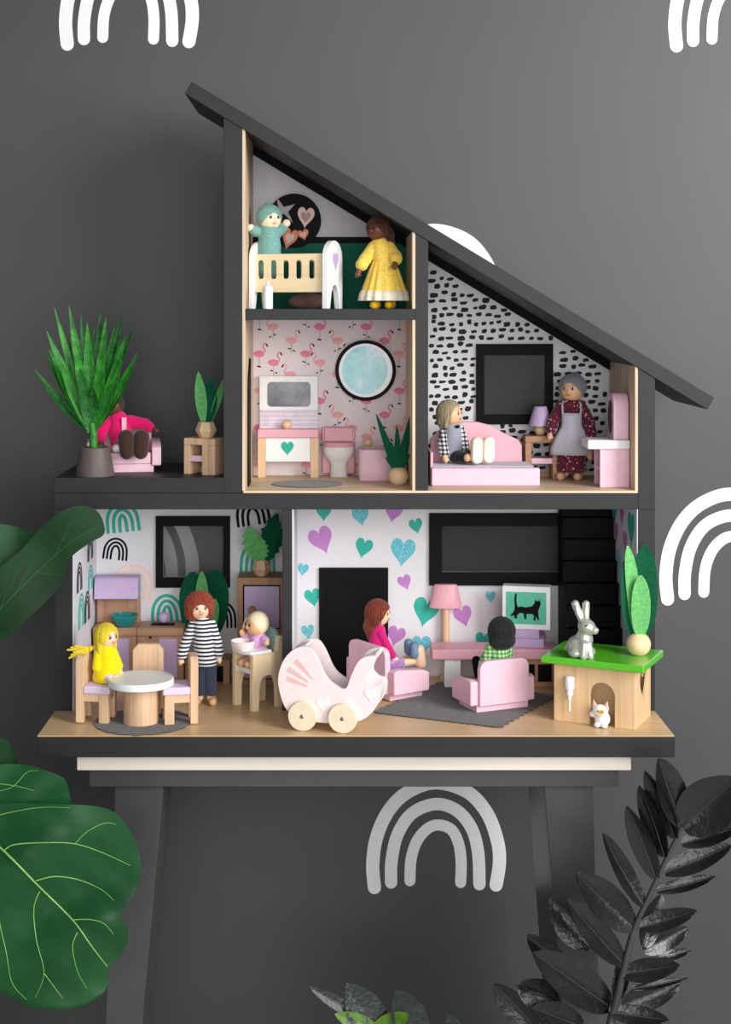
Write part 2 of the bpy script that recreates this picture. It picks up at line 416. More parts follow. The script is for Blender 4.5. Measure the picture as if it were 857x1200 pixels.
# ---------------------------------------------------------------- the dollhouse shell
H = thing('dollhouse', 'open-fronted charcoal dollhouse with a steep sloping roof on a wooden base', 'dollhouse', (21, 35, 750))
def hp(o): return own(o, H)
def hbox(name, mat, x0, x1, y0, y1, z0, z1, bev=0.5): return hp(rbox(name, mat, None, x0, x1, y0, y1, z0, z1, bev))
def zu(x): return 1492.0-0.6046*(x+170)          # underside line of the roof
hbox('base_board', M_BLACK, -331, 373, -103, DEP, 750, 772.6, 0.6)
hbox('ground_floor', M_FLOORW, -330.6, 372.6, -102.6, DEP, 772.6, GZ, 0.3)
hbox('outer_wall', M_BLACK, -331, -310, 0, DEP, GZ, 1010)
hbox('outer_wall', M_BLACK, 353, 373, 0, DEP, GZ, 1010)
hp(B().prism([(353, 1010), (373, 1010), (373, zu(373)+1), (353, zu(353)+1)], 0, DEP).obj('outer_wall', M_BLACK, None, 0.5))
hbox('storey_slab', M_BLACK, -331, 353, 0, DEP, 1010, 1029, 0.5)
hbox('upper_floor', M_PLYX, -110, 353, 0.5, DEP, 1029, UZ, 0.3)
hbox('terrace_deck', M_BLACK, -332, -133, 0, DEP, 1029.2, TZ, 0.6)
hp(B().prism([(-133, 1029.2), (-111, 1029.2), (-111, zu(-111)+1), (-133, zu(-133)+1)], 0, DEP).obj('outer_wall', M_BLACK, None, 0.5))
hp(B().prism([(-111, UZ), (-107.5, UZ), (-107.5, zu(-107.5)+1), (-111, zu(-111)+1)], 0.3, BY).obj('wall_lining', M_PLYZ, None, 0.2))
hbox('attic_floor', M_BLACK, -107.5, 92, 0, BY, 1232, AZ, 0.4)
hp(B().prism([(92, UZ), (107, UZ), (107, zu(107)+1), (92, zu(92)+1)], 0, BY).obj('partition', M_BLACK, None, 0.4))
hp(B().prism([(88.5, AZ), (92, AZ), (92, zu(92)+1), (88.5, zu(88.5)+1)], 0.3, BY).obj('wall_lining', M_PLYZ, None, 0.2))
hbox('wall_lining', M_PLYZ, 88.5, 92, 0.3, BY, UZ, 1232, 0.2)
hp(B().prism([(349.5, UZ), (353, UZ), (353, zu(353)+1), (349.5, zu(349.5)+1)], 0.3, BY).obj('wall_lining', M_PLYZ, None, 0.2))
hbox('partition', M_BLACK, -64, -52.5, 0, BY, GZ, 1010, 0.4)
hbox('wall_lining', M_LILACW, -52.5, -51, 1, BY, GZ, 1010, 0.2)
side_l = hbox('wall_lining', M_LILACW, -310, -308.8, 0.6, BY, GZ, 1010, 0.2)
side_r = hbox('wall_lining', M_LILACW, 351.8, 353, 0.6, BY, GZ, 1010, 0.2)
c31, s31 = math.cos(math.atan(0.6046)), math.sin(math.atan(0.6046)); th = 19*c31
rt = [(-170, 1511), (442, 1511-0.6046*612), (442-th*s31, 1511-0.6046*612-th*c31), (-170-th*s31, 1511-th*c31)]
hp(B().prism(rt, -2, DEP).obj('roof', M_BLACK, None, 0.7))
# black battens under the roof along the back
for x0, x1 in ((-107.5, 88.5), (107, 349.5)):
    hp(B().prism([(x0, zu(x0)), (x1, zu(x1)), (x1, zu(x1)-11), (x0, zu(x0)-11)], BY-8, BY).obj('roof_batten', M_INK, None, 0.3))
# back panels, with real window openings
bx = lambda p: px(p, BY); bz = lambda v: pz(v, BY)
def rect(x0, x1, v0, v1): return [(bx(x0), bz(v1)), (bx(x1), bz(v1)), (bx(x1), bz(v0)), (bx(x0), bz(v0))]
def panel(mat, poly, holes=()): return hp(B().prism(poly, BY, DEP, 'xz', holes).obj('back_panel', mat, None))
kwin = (191.5, 262, 616, 676); lwin = (518, 660, 616, 670); swin = (567.5, 638.5, 416, 485)
p_kit = panel(M_WALLP, [(-310, GZ), (-64, GZ), (-64, 1010), (-310, 1010)], [rect(*kwin)])
p_liv = panel(M_WALLP, [(-51, GZ), (353, GZ), (353, 1010), (-51, 1010)], [rect(*lwin)])
p_bath = panel(paint('flamingo_paper_ground', (238, 226, 230), 0.7, 0.3, 0.01), [(-107.5, UZ), (88.5, UZ), (88.5, 1232), (-107.5, 1232)])
p_att = panel(M_LILACW, [(-107.5, AZ), (88.5, AZ), (88.5, zu(88.5)), (-107.5, zu(-107.5))])
p_bed = panel(paint('dab_paper_ground', (234, 233, 238), 0.7, 0.3, 0.01), [(107, UZ), (349.5, UZ), (349.5, zu(349.5)), (107, zu(107))], [rect(*swin)])
def window(outer, inner, th=5, gm=None):
    o = rect(*outer); i = rect(*inner)
    f = hp(B().prism(o, BY-th, BY-0.1, 'xz', [i]).obj('window', M_INK, None, 0.4))
    x0, x1 = i[0][0], i[1][0]; z0, z1 = i[0][1], i[2][1]
    B().box(x0, x1, BY+1, BY+2.2, z0, z1).obj('pane', gm or M_GLASS, f)
    return f
window((183, 270, 604.5, 688), kwin, gm=M_GLASSC); window((503, 672, 601, 685.5), lwin); window((558, 648, 403, 497), swin)
# kitchen decals
def arcs(cx, v, w, h, n=3, stroke=None, rot=0):
    """small rainbow: list of ribbons; (cx, v) px centre of the base line"""
    out = []; st = stroke or w/(n*4.2)
    for k in range(n):
        rx = w/2-st/2-k*st*1.75; rz = h-st/2-k*st*1.75
        pts = [(-rx*1.02, 0), (-rx, rz*0.35)]+[(rx*math.cos(math.pi-math.pi*i/8), rz*0.35+rz*0.65*math.sin(math.pi*i/8)) for i in range(1, 8)]+[(rx, rz*0.35), (rx*1.02, 0)]
        c, s_ = math.cos(R(rot)), math.sin(R(rot))
        out.append((([(cx+a*c-b*s_, v-(a*s_+b*c)) for a, b in pts]), st))
    return out
def decal_rainbow(parent, mat, cx, v, w, h, n=3, stroke=None, rot=0):
    b = B()
    for pts, st in arcs(cx, v, w, h, n, stroke, rot):
        b.prism(ribbon([(bx(a), bz(q)) for a, q in pts], st*1.09, 3), BY-0.35, BY-0.02)
    return b.obj('rainbow_print', mat, parent)
decal_rainbow(p_kit, M_TEALP, 145, 622, 40, 34, 3, 4.0, 6)
decal_rainbow(p_kit, M_INK, 134.5, 655, 29, 25, 3, 2.4, -6)
decal_rainbow(p_kit, M_PEACH, 152, 697, 50, 37, 2, 3.4, -14)
decal_rainbow(p_kit, M_TEALP, 197, 732, 38, 36, 3, 3.6, 4)
decal_rainbow(p_kit, M_INK, 298, 614, 40, 32, 3, 3.4, 8)
decal_rainbow(p_kit, M_TEALP, 302, 672, 42, 38, 3, 3.6, 0)
decal_rainbow(p_kit, M_INK, 262, 735, 30, 30, 3, 2.6, 0)
def side_rainbow(parent, x, y, v, w, h, mat):
    z = pz(v, y); b = B()
    for pts, st in arcs(0, 0, w, h, 3, w/13):
        pr = ribbon([(y+a, z-q) for a, q in pts], st, 3); b.prism(pr, x, x+0.3, 'yz')
    b.obj('rainbow_print', mat, parent)
for y, v, w_, h_, m_ in ((118, 655, 42, 32, M_INK), (40, 692, 38, 34, M_INK), (95, 727, 40, 36, M_INK), (52, 734, 44, 40, M_TEALP), (120, 690, 40, 30, M_TEALP), (60, 640, 42, 34, M_TEALP)):
    side_rainbow(side_l, -308.8, y, v, w_, h_, m_)
# living room hearts
for cx, v, w_, rot, m_ in ((379.5, 601, 19, 0, M_TEALP), (423, 606, 21, 10, M_GLIT), (461, 601, 22, -12, M_PURP), (488, 617, 17, 14, M_TEALP),
                          (377.5, 634, 30, 22, M_PURP), (426, 643, 22, -14, M_TEALP), (472, 648, 31, -6, M_GLIT), (475, 683, 17, 20, M_PURP),
                          (498.5, 718, 32, -12, M_TEALP), (367, 701, 20, 12, M_TEALP), (361, 741, 16, 8, M_GLIT), (464, 746, 22, -16, M_PURP),
                          (543.5, 723, 23, 16, M_PURP), (575, 700, 13, 0, M_GLIT), (494, 758, 24, 0, M_GLIT), (606, 686, 28, 0, M_TEALP),
                          (630, 752, 24, 10, M_PURP), (355, 668, 14, -10, M_GLIT), (566, 752, 20, -10, M_TEALP)):
    B().prism(heart(bx(cx), bz(v), w_*1.1, w_*1.2, rot), BY-0.35, BY-0.02).obj('heart_print', m_, p_liv)
for y, v, w_, m_ in ((34, 622, 44, M_TEALP), (92, 604, 30, M_PURP), (128, 624, 26, M_PURP), (72, 636, 28, M_PURP), (140, 600, 30, M_TEALP), (110, 660, 30, M_GLIT),
                     (50, 670, 34, M_TEALP), (95, 700, 30, M_PURP), (60, 735, 30, M_GLIT)):
    B().prism(heart(y, pz(v, y), w_, w_*1.0), 351.5, 351.8, 'yz').obj('heart_print', m_, side_r)
# living room doorway: black door in a black frame
o_ = rect(374, 455, 665, 796); o_[0] = (o_[0][0], GZ); o_[1] = (o_[1][0], GZ)
dr = hp(B().prism(o_, BY-4, BY-0.05, 'xz').obj('doorway', M_INK, None, 0.4))
B().box(bx(382), bx(447), BY-5, BY-3.8, GZ+3, bz(684)).obj('door_leaf', M_INK, dr, 0.5)
# staircase, climbing to the back along the right wall
st = hp(B().prism([(64, GZ), (BY-0.5, GZ), (BY-0.5, 1002), (BY-6, 1002), (70, GZ+26)], 284, 286.5, 'yz').obj('staircase', M_INK, None, 0.3))
for k in range(9):
    y0 = 66+k*11.2; z1 = GZ+25.8*(k+1)
    B().box(286.5, 351.4, y0, BY-0.4 if k == 8 else y0+20, z1-25.8, z1-2).obj('riser', M_INK, st, 0.3)
    B().box(283, 351.4, y0-2, y0+13, z1-2.2, z1).obj('tread', M_INK, st, 0.3)
# bathroom wallpaper: flamingos
M_FL = [paint('flamingo_pink', (243, 176, 192), 0.7, 0.3), paint('flamingo_rose', (234, 138, 168), 0.7, 0.3), paint('flamingo_coral', (246, 178, 176), 0.7, 0.3)]
M_FLEG = paint('flamingo_leg_grey', (176, 160, 166), 0.7, 0.3)
def flamingo(kind, mat):
    b = B(); f = 1 if kind != 1 else -1
    body = [(-8, 0), (-6, 3), (-1, 5), (4, 4), (8, 0), (6, -3.5), (1, -5), (-4, -4)]
    b.prism([(f*x, z) for x, z in smooth_path([(p[0], p[1], 0) for p in body], 3, True) for x, z in ((x, z),)] if False else [(f*p.x, p.y) for p in smooth_path([(q[0], q[1], 0) for q in body], 3, True)], -0.3, 0)
    b.prism(ribbon([(f*6, 1), (f*9, 5), (f*6, 9), (f*7, 14), (f*10, 14.5)], 2.0, 4), -0.32, 0)
    b.mi = 1; b.prism(ribbon([(f*10.5, 13.5), (f*12, 11)], 2.0, 3), -0.34, 0)
    if kind == 2: b.prism(ribbon([(f*-2, -18), (f*2, -18.6)], 2.0, 2), -0.3, 0)
    else: b.prism(ribbon([(f*-4, -11), (f*-1, -12)], 1.6, 2), -0.3, 0); b.prism(ribbon([(f*3, -14), (f*5, -15)], 1.6, 2), -0.3, 0)
    b.mi = 2; b.prism(ribbon([(0, -4), (0.6, -11), (0, -18)], 0.8, 3), -0.28, 0)
    return b, [mat, M_INK, M_FLEG]
FLM = []
for k in range(6):
    b, ms = flamingo(k % 3, M_FL[(k*2+k//3) % 3]); o = b.obj('flamingo_print', ms, None); FLM.append(o.data); bpy.data.objects.remove(o)
cell = [((178, 82), 1), ((255, 140), 0), ((120, 195), 2), ((180, 232), 3), ((252, 282), 4), ((122, 350), 5)]
k = 0
for i in range(-1, 4):
    for j in range(-1, 2):
        for (cx, cy), q in cell:
            a = 270+(cx+195*i)/3.57; v = 360+(cy+310*j)/3.57
            if 300 < a < 470 and 368 < v < 548:
                o = bpy.data.objects.new('flamingo_print', FLM[(q+i) % 6]); COL.objects.link(o); o.parent = p_bath
                o.location = Vector((bx(a), BY-0.03, bz(v)))*S; o.scale = (0.9, 1, 0.9); k += 1
# round bathroom window: black ring, pale rim, teal marbled disc
def marble():
    m, nt, b = base_mat('teal_marble', 0.15, 0.5, coat=0.5); v = coords(nt); f = noise(nt, v, 38, 5, 0.6)
    nt.links.new(ramp(nt, f, [(0.32, (24, 176, 172)), (0.44, (92, 200, 210)), (0.56, (124, 208, 220)), (0.7, (206, 228, 240))]), b.inputs['Base Color']); return m
rw = hp(B().prism(circle(bx(428.6), bz(434), 38.9, n=64), BY-6, BY-0.1, 'xz', [circle(bx(428.6), bz(434), 34.5, n=64)]).obj('round_window', M_INK, None, 0.6))
B().prism(circle(bx(428.6), bz(434), 34.5, n=64), BY-3, BY-1, 'xz', [circle(bx(427.5), bz(433.5), 29, 31, n=64)]).obj('rim', paint('pearl_rim', (226, 222, 236), 0.2, 0.6, 0.02, coat=0.6), rw, 0.4)
B().prism(circle(bx(427.5), bz(433.5), 29.5, 31.5, n=64), BY-2, BY-0.6).obj('disc', marble(), rw)
# bedroom wallpaper: black brush dabs, in uneven rows
db = B(); random.seed(3); v = 268.0; row = 0
while v < 560:
    a = 505+random.uniform(0, 9)
    while a < 716:
        w_ = random.uniform(5.2, 9.8); h_ = random.uniform(3.4, 6.2); q = v+random.uniform(-2.0, 2.0)
        x, z = bx(a), bz(q)
        inwin = 556 < a < 650 and 401 < q < 499
        if 108+w_/2 < x < 349-w_/2 and UZ+3 < z < zu(x)-14 and not inwin:
            pts = []
            for i in range(10):
                t = 2*math.pi*i/10; rr = 1+random.uniform(-0.16, 0.16)
                cx_ = abs(math.cos(t))**0.7*math.copysign(1, math.cos(t)); cz_ = abs(math.sin(t))**0.7*math.copysign(1, math.sin(t))
                pts.append((x+cx_*w_/2*1.09*rr, z+cz_*h_/2*1.09*rr+0.12*w_*0.3*cx_))
            db.prism(pts, BY-0.3, BY-0.02)
        a += w_+random.uniform(2.4, 4.6)
    v += 8.5; row += 1
db.obj('dab_print', paint('dab_black', (38, 37, 42), 0.7, 0.3), p_bed)['kind'] = 'stuff'
# attic: black disc with stickers, green lower panel
M_GREENP = paint('green_board', (16, 112, 92), 0.7, 0.3, 0.04)
gp = hp(B().box(-107.4, 88.4, BY-3, BY-0.05, AZ, bz(284)).obj('lower_panel', M_GREENP, None))
B().box(-107.4, 88.4, BY-6, BY-3, bz(284)-1, bz(278)).obj('rail', M_INK, gp, 0.3)
dk = hp(B().prism(circle(bx(345), bz(259), 34.5, n=56), BY-9, BY-6.2).obj('round_plaque', M_INK, None, 0.4))
M_CORAL = paint('coral_print', (244, 150, 118), 0.6, 0.4, 0.06)
for cx, v, w_, h_, rot, m_ in ((358.5, 256, 21, 25, -6, M_PEACH), (356, 276, 14, 13, 14, M_CORAL), (339, 281, 19, 26, -18, M_CORAL)):
    B().prism(heart(bx(cx), bz(v), w_*1.1, h_*1.1, rot), BY-9.8, BY-9).obj('heart_sticker', m_, dk, 0.2)
    B().prism(heart(bx(cx), bz(v), w_*0.62, h_*0.6, rot), BY-10.1, BY-9.8).obj('heart_sticker', paint('sticker_grey', (196, 160, 158), 0.6, 0.4) if m_ is M_PEACH else M_PEACH, dk)
b = B(); b.prism([(bx(a), bz(q)) for a, q in ((325, 232), (333, 243), (346, 240), (338, 249), (344, 262), (334, 252), (327, 250))], BY-10, BY-9)
b.obj('butterfly_sticker', paint('sticker_silver', (176, 172, 174), 0.5, 0.5), dk, 0.2)
# ---------------------------------------------------------------- furniture makers
def arch_top(w, h, r):
    """upright panel outline with rounded shoulders, base on z=0"""
    return [(-w/2, 0), (w/2, 0)]+[(w/2-r+r*math.cos(R(a)), h-r+r*math.sin(R(a))) for a in range(0, 91, 15)]+[(-w/2+r-r*math.sin(R(a)), h-r+r*math.cos(R(a))) for a in range(0, 91, 15)]
def armchair(label, loc, rot, mat, w=88, d=60, h=54):
    """faces -y"""
    t = thing('armchair', label, 'armchair', loc, rot, 'pink toy armchairs')
    rbox('base', mat, t, -w*0.40, w*0.40, -d*0.44, d*0.40, 0, 10, 0.8)
    rbox('seat', mat, t, -w*0.36, w*0.36, -d*0.46, d*0.36, 10, 24, 1.5)
    b = B().prism(arch_top(w*0.76, h-8, 10), d*0.36, d*0.5); b.xf(Matrix.Translation((0, 0, 8))); b.obj('backrest', mat, t, 1.2)
    for s in (-1, 1):
        pts = [(-d*0.5, 8), (d*0.42, 8), (d*0.42, 36), (d*0.3, 38), (-d*0.36, 34), (-d*0.5, 30)]
        x0 = s*w*0.5; x1 = s*w*0.37
        B().prism(pts, min(x0, x1), max(x0, x1), 'yz').obj('arm', mat, t, 2.0, seg=3)
    return t
def dining_chair(label, loc, rot):
    t = thing('dining_chair', label, 'chair', loc, rot, 'lilac-seated dining chairs')
    # faces -y; the back plank runs down to the floor as two rear legs
    w = 36; d = 38
    prof = [(-w/2, 0), (-w/2+8, 0), (-w/2+8, 30), (w/2-8, 30), (w/2-8, 0), (w/2, 0), (w/2, 68), (w/2-6, 75), (-w/2+6, 75), (-w/2, 68)]
    B().prism(prof, d/2-9, d/2).obj('backrest', M_BEECH, t, 0.8)
    for s in (-1, 1): rbox('leg', M_BEECH, t, s*(w/2-4.5)-4.5, s*(w/2-4.5)+4.5, -d/2, -d/2+11, 0, 32, 0.8)
    rbox('seat_frame', M_BEECHX, t, -w/2+1, w/2-1, -d/2+1, d/2-9, 24, 33, 0.6)
    rbox('seat_pad', M_LILACL, t, -w/2-0.5, w/2+0.5, -d/2-2, d/2-9, 33, 42, 1.6, 3)
    return t
def felt_leaf(parent, base, tip, width, mat, bend=3, th=1.2, fold=0.0, normal=(0, -1, 0), prof=None):
    return B().blade(base, tip, width, normal, bend, fold, th, prof).obj('leaf', mat, parent)
BLUNT = lambda q: max(0.05, (1-abs(2*min(1, q*0.97+0.02)-1)**2.3)**0.62)
def ball_profile(r, flat=0.85, neck=0.45, n=14):
    a0 = -math.asin(flat); a1 = math.acos(neck)
    return [(0.01, -r*flat)]+[(r*math.cos(a0+(a1-a0)*k/n), r*math.sin(a0+(a1-a0)*k/n)) for k in range(n+1)]+[(0.01, r*math.sin(a1)-1.5)]
def faceted_pot(parent, r, h, mat):
    prof = [(r*0.62, 0), (r, h*0.45), (r*0.7, h), (r*0.45, h), (0.01, h-1)]
    return B().lathe(prof, 6).obj('pot', mat, parent, 0.4, ang=20)

# ================================================================ KITCHEN
# round table, three chairs, mat
tx, ty, _ = gnd(166, 846, GZ); ty = -52
mat_ = B().lathe([(0.01, 0), (54, 0), (54, 1.2), (0.01, 1.2)], 96, ripple=lambda a, k: 0.035*abs(math.sin(9*a)))
o = mat_.obj('kitchen_mat', M_RUG, None); o.location = Vector((tx+2, ty+4, GZ))*S
tag(o, 'dark grey round scalloped felt mat under the white kitchen table', 'mat')
GM = GZ+1.2
t = thing('round_table', 'small round table with white top and thick wooden drum base in the kitchen', 'table', (tx, ty, GM))
B().lathe([(20, 0), (20, 42), (19.5, 42.5)], 40).obj('drum_base', M_BEECH, t, 0.5)
B().lathe([(36.5, 42.5), (37.3, 43.3), (37.3, 49.2), (36.5, 50.5)], 56).obj('table_top', M_WHITE, t)
dining_chair('wooden chair with lilac seat left of the round table, girl in yellow sitting on it', (px(113, -40), -40, GM-1.2 if False else GM), 82)
dining_chair('empty wooden chair with lilac seat to the right of the round table', (px(211.5, -45), -45, GM), -80)
dining_chair('wooden chair tucked behind the white round table, its bare back showing', (px(172, -2), -2, GM), 0)
# stove unit with hood
M_WALN = wood('warm_walnut', (182, 140, 112), 'z', 0.5); M_WALNX = wood('warm_walnut', (182, 140, 112), 'x', 0.5)
kx0, kx1 = px(110.5, 130), px(161, 130); kc = (kx0+kx1)/2; kw = (kx1-kx0)/2
t = thing('toy_stove', 'wooden toy stove with tall back and lilac hood against the kitchen wall', 'stove', (kc, 142, GZ))
rbox('body', M_WALN, t, -kw, kw, -20, 20, 0, 62, 0.8)
rbox('worktop', M_WALNX, t, -kw, kw+0.2, -23, 20, 62, 72, 0.8)
rbox('back_panel', M_WALN, t, -kw, kw, 10, 20, 72, 131, 0.8)
B().prism([(20, 105), (20, 132), (-2, 132), (-6, 128), (-9, 105)], -kw-1.2, kw+0.2, 'yz').obj('hood', M_LILAC, t, 1.2)
dd = rbox('door', M_LILAC, t, -kw+7, kw-9, -21.5, -19, 12, 58, 0.5)
# sink unit
sx0, sx1 = px(161.6, 130), px(216, 130); sc = (sx0+sx1)/2; sw = (sx1-sx0)/2
t = thing('toy_sink_cabinet', 'low wooden toy sink cabinet with lilac door beside the stove', 'cabinet', (sc, 142, GZ))
rbox('body', M_WALN, t, -sw, sw, -20, 20, 0, 62, 0.8)
rbox('worktop', M_WALNX, t, -sw, sw, -23, 20, 62, 72, 0.8)
rbox('basin', M_INK, t, -14, 16, -10, 8, 71.6, 72.2, 0.1)
rbox('door', M_LILAC, t, -2, sw-8, -21.5, -19, 10, 58, 0.5)
B().ell((0.02*sw, 6, 79), (7, 6, 7)).obj('tap_knob', M_LILAC, t)
B().ell((-12, -23.2, 60), (1.6, 1.2, 1.6)).obj('knob', M_INK, t)
b = B().lathe([(0.01, 0), (9, 0), (13, 4), (17.5, 13), (18, 14.5), (16.6, 14.5), (12, 5), (8, 2), (0.01, 2)], 32)
o = b.obj('teal_bowl', paint('teal_enamel', (16, 140, 138), 0.25, 0.5, 0.02, coat=0.5), None); o.location = Vector((px(146, 132), 130, GZ+72))*S
tag(o, 'teal bowl on the toy stove worktop', 'bowl')
# low cabinet behind the mother
t = thing('low_cupboard', 'low open wooden cupboard with dark recess between sink cabinet and tall cupboard', 'cupboard', (px(244, 140), 146, GZ))
rbox('cupboard_top', M_WALNX, t, -28, 28, -18, 18, 22, 30, 0.6)
for s in (-1, 1): rbox('side_panel', M_WALN, t, s*24-4, s*24+4, -18, 18, 0, 22, 0.4)
rbox('recess', M_INK, t, -20, 20, -8, 17, 0, 22, 0.1)
# tall leafy felt plant on it
t = thing('felt_plant', 'tall felt plant with broad dark and light green leaves behind the red-haired standing doll', 'toy plant', (px(238, 150), 152, GZ+30), 0, 'felt plants in wooden pots')
B().lathe(ball_profile(12), 24).xf(Matrix.Translation((0, 0, 10.3))).obj('pot', M_BALL, t)
for (b0, t0, wd, m_, be) in ((( -3, 0, 18), (-14, 2, 106), 42, M_FELTD, 3), ((4, 2, 18), (16, 6, 108), 44, M_FELTD, 3), ((-1, -3, 18), (-1, -6, 108), 18, M_FELTL, 2), ((4, -3, 18), (16, -9, 74), 19, M_FELTL, 2)):
    felt_leaf(t, b0, t0, wd, m_, be, fold=0.1, prof=BLUNT)
# tall cupboard (toy fridge)
fx0, fx1 = px(273.5, 118), px(329.5, 118); fc = (fx0+fx1)/2; fw = (fx1-fx0)/2
fw = min(fw, (-65-fx0)/2+8); fc = -65.0-fw
FH = 1240-(677-367)*(D+118)/D-GZ
t = thing('tall_cupboard', 'tall wooden toy cupboard with two lilac doors beside the kitchen partition', 'cupboard', (fc, 140, GZ))
rbox('body', M_OAK, t, -fw, fw, -22, 22, 0, FH, 0.8)
for z0, z1 in ((FH-64, FH-9), (8, FH-72)):
    rbox('door_recess', M_INK, t, -fw+7, fw-6, -22.3, -20, z0, z1, 0.1)
    d_ = rbox('door', M_LILAC, t, -fw+9, fw-7, -24, -21, z0+1.5, z1-1.5, 0.5)
    B().ell((-fw+19, -28, z0+(z1-z0)*0.45), (5, 5, 5)).obj('knob', M_OAK, d_)
t = thing('felt_plant', 'light and dark green lobed felt plant in a faceted wooden pot on the tall cupboard', 'toy plant', (px(306, 130), 134, GZ+FH), 0, 'felt plants in wooden pots')
faceted_pot(t, 12, 20, M_BEECH)
def lobed(n=5, d=0.3): return lambda q: (math.sin(math.pi*min(1, q*0.93+0.07))**0.7)*(1-d*abs(math.sin(math.pi*n*q)))
for (b0, t0, wd, m_) in (((2, 2, 19), (20, 4, 78), 30, M_FELTD), ((4, 4, 19), (26, 7, 58), 24, M_FELTD), ((-3, 0, 19), (-17, -2, 62), 30, M_FELTL), ((0, -2, 19), (-2, -4, 50), 24, M_FELTL), ((3, -1, 19), (16, -3, 46), 22, M_FELTD)):
    B().blade(b0, t0, wd, (0, -1, 0), 2, 0.12, 1.2, lobed(), 40).obj('leaf', m_, t)
# high chair
M_CREAMW = wood('cream_wood', (236, 214, 176), 'z', 0.45, 0.06)
hc = thing('high_chair', 'pale wooden toy high chair with white tray holding the baby doll', 'high chair', (-94, 24, GZ), -52)
def side_panel(d, h):
    return [(-d/2, 0), (-d/2+9, 0), (-d/2+9.5, 26)]+[(a, 34+6*math.sin(R(t))) for a, t in ((-d/2+12, 0), (-d/2+15, 50), (0, 90), (d/2-15, 50), (d/2-12, 0))]+[(d/2-9.5, 26), (d/2-9, 0), (d/2, 0), (d/2, h), (d/2-6, h), (d/2-10, 66), (-d/2, 66)]
for s in (-1, 1): B().prism(side_panel(44, 84), s*18-3.5, s*18+3.5, 'yz').obj('side_panel', M_CREAMW, hc, 0.8)
B().prism(arch_top(30, 52, 12), 14, 20).xf(Matrix.Translation((0, 0, 40))).obj('backrest', paint('sage_paint', (150, 186, 172), 0.5), hc, 0.6)
rbox('seat', M_WHITE, hc, -15, 15, -20, 16, 42, 48, 0.6)
B().prism([(-23, 4), (23, 4), (24, -14), (20, -24), (10, -29), (-10, -29), (-20, -24), (-24, -14)], 66, 70, 'xy').obj('tray', M_WHITE, hc, 1.0)
b = B().lathe([(0.01, 0), (11, 0), (13.5, 3), (14.5, 10), (13.4, 10), (12, 3), (0.01, 2)], 30)
o = b.obj('feeding_bowl', M_PALEPINK, None); o.location = Vector((-94-17, 24-12, GZ+70))*S
tag(o, 'pale pink bowl on the high chair tray', 'bowl')

# ================================================================ LIVING ROOM
# rug
rp0 = Vector(gnd(440, 836, GZ)[:2]); rp1 = Vector(gnd(583, 853, GZ)[:2]); rp2 = Vector(gnd(652, 815, GZ)[:2])
pts = []
def edge(p, q, amp, n, sc):
    d = q-p; nn = Vector((d.y, -d.x)).normalized()
    for i in range(n):
        u = i/n; pts.append(tuple(p+d*u+nn*(amp*abs(math.sin(math.pi*sc*u)))))
rp3 = rp0+(rp2-rp1)
edge(rp0, rp1, 1.2, 30, 15); edge(rp1, rp2, 4.5, 72, 12); edge(rp2, rp3, 1.2, 10, 5); edge(rp3, rp0, 4.5, 72, 12)
o = B().prism(pts, 0, 1.4, 'xy'); cx = sum(p[0] for p in pts)/len(pts); cy = sum(p[1] for p in pts)/len(pts)
o.xfall(Matrix.Translation((-cx, -cy, 0))); o = o.obj('living_room_rug', M_RUG, None); o.location = Vector((cx, cy, GZ))*S
tag(o, 'charcoal felt rug with scalloped ends on the living room floor', 'rug')
GR = GZ+1.4
A2 = (186, 18); armchair('pink toy armchair seen from behind, doll with black hair sitting in it', (A2[0], A2[1], GR), 203, M_PINK, 86, 52, 60)
A1 = (60, 84); armchair('pink toy armchair turned to the right, doll in magenta top sitting in it', (A1[0], A1[1], GR), 124, M_PINK, 102, 58, 62)
# bench with lamp and television
bx0, bx1 = px(506, 106), 276.0; bc = (bx0+bx1)/2; bw = (bx1-bx0)/2; BH = CH-(761-VY)*(D+104)/D-GZ
t = thing('tv_bench', 'long low bench with pink top, white leg and wooden drawers by the back wall', 'bench', (bc, 126, GZ))
rbox('bench_top', M_PINKD, t, -bw, bw, -24, 22, BH-13, BH, 2.0, 3)
rbox('leg', M_WHITE, t, -bw+16, -bw+36, -20, 16, 0, BH-13, 0.6)
dr_ = rbox('drawer_unit', M_OAKX, t, bw-62, bw-4, -20, 18, 0, BH-13, 0.6)
rbox('recess', M_INK, dr_, bw-50, bw-30, -20.4, -16, 8, BH-19, 0.1)
rbox('recess', M_INK, dr_, bw-26, bw-9, -20.4, -16, 8, BH-19, 0.1)
t = thing('floor_lamp', 'toy lamp with pink shade on a wooden pole behind the pink bench', 'lamp', (px(522.5, 158), 158.5, GZ))
B().lathe([(9, 0), (9, 3), (8, 4)], 30).obj('base', M_BEECH, t)
LH = pz(712, 158)-GZ; LT = pz(685, 158)-GZ
B().lathe([(5, 4), (5, LH+4)], 20).obj('pole', M_BEECH, t)
B().lathe([(21, LH), (21.2, LH+1), (14.5, LT), (13.5, LT+0.5), (0.01, LT+0.5)], 40, sy=0.42).obj('shade', M_PINKD, t)
tv = thing('toy_television', 'toy television with white frame and black cat on a green screen', 'television', (px(617, 130), 126, GZ+BH), -11)
rbox('stand', M_LILAC, tv, -20, 22, -12, 12, 0, 11, 0.8); rbox('stand', M_LILAC, tv, -16, 16, -10, 10, 11, 22, 0.8)
rbox('case', M_WHITE, tv, -30, 30, -11, 9, 22, 76, 1.2)
sc_ = B().box(-25, 25, -11.5, -10.5, 29, 69).obj('screen', paint('green_screen', (88, 190, 160), 0.4), tv)
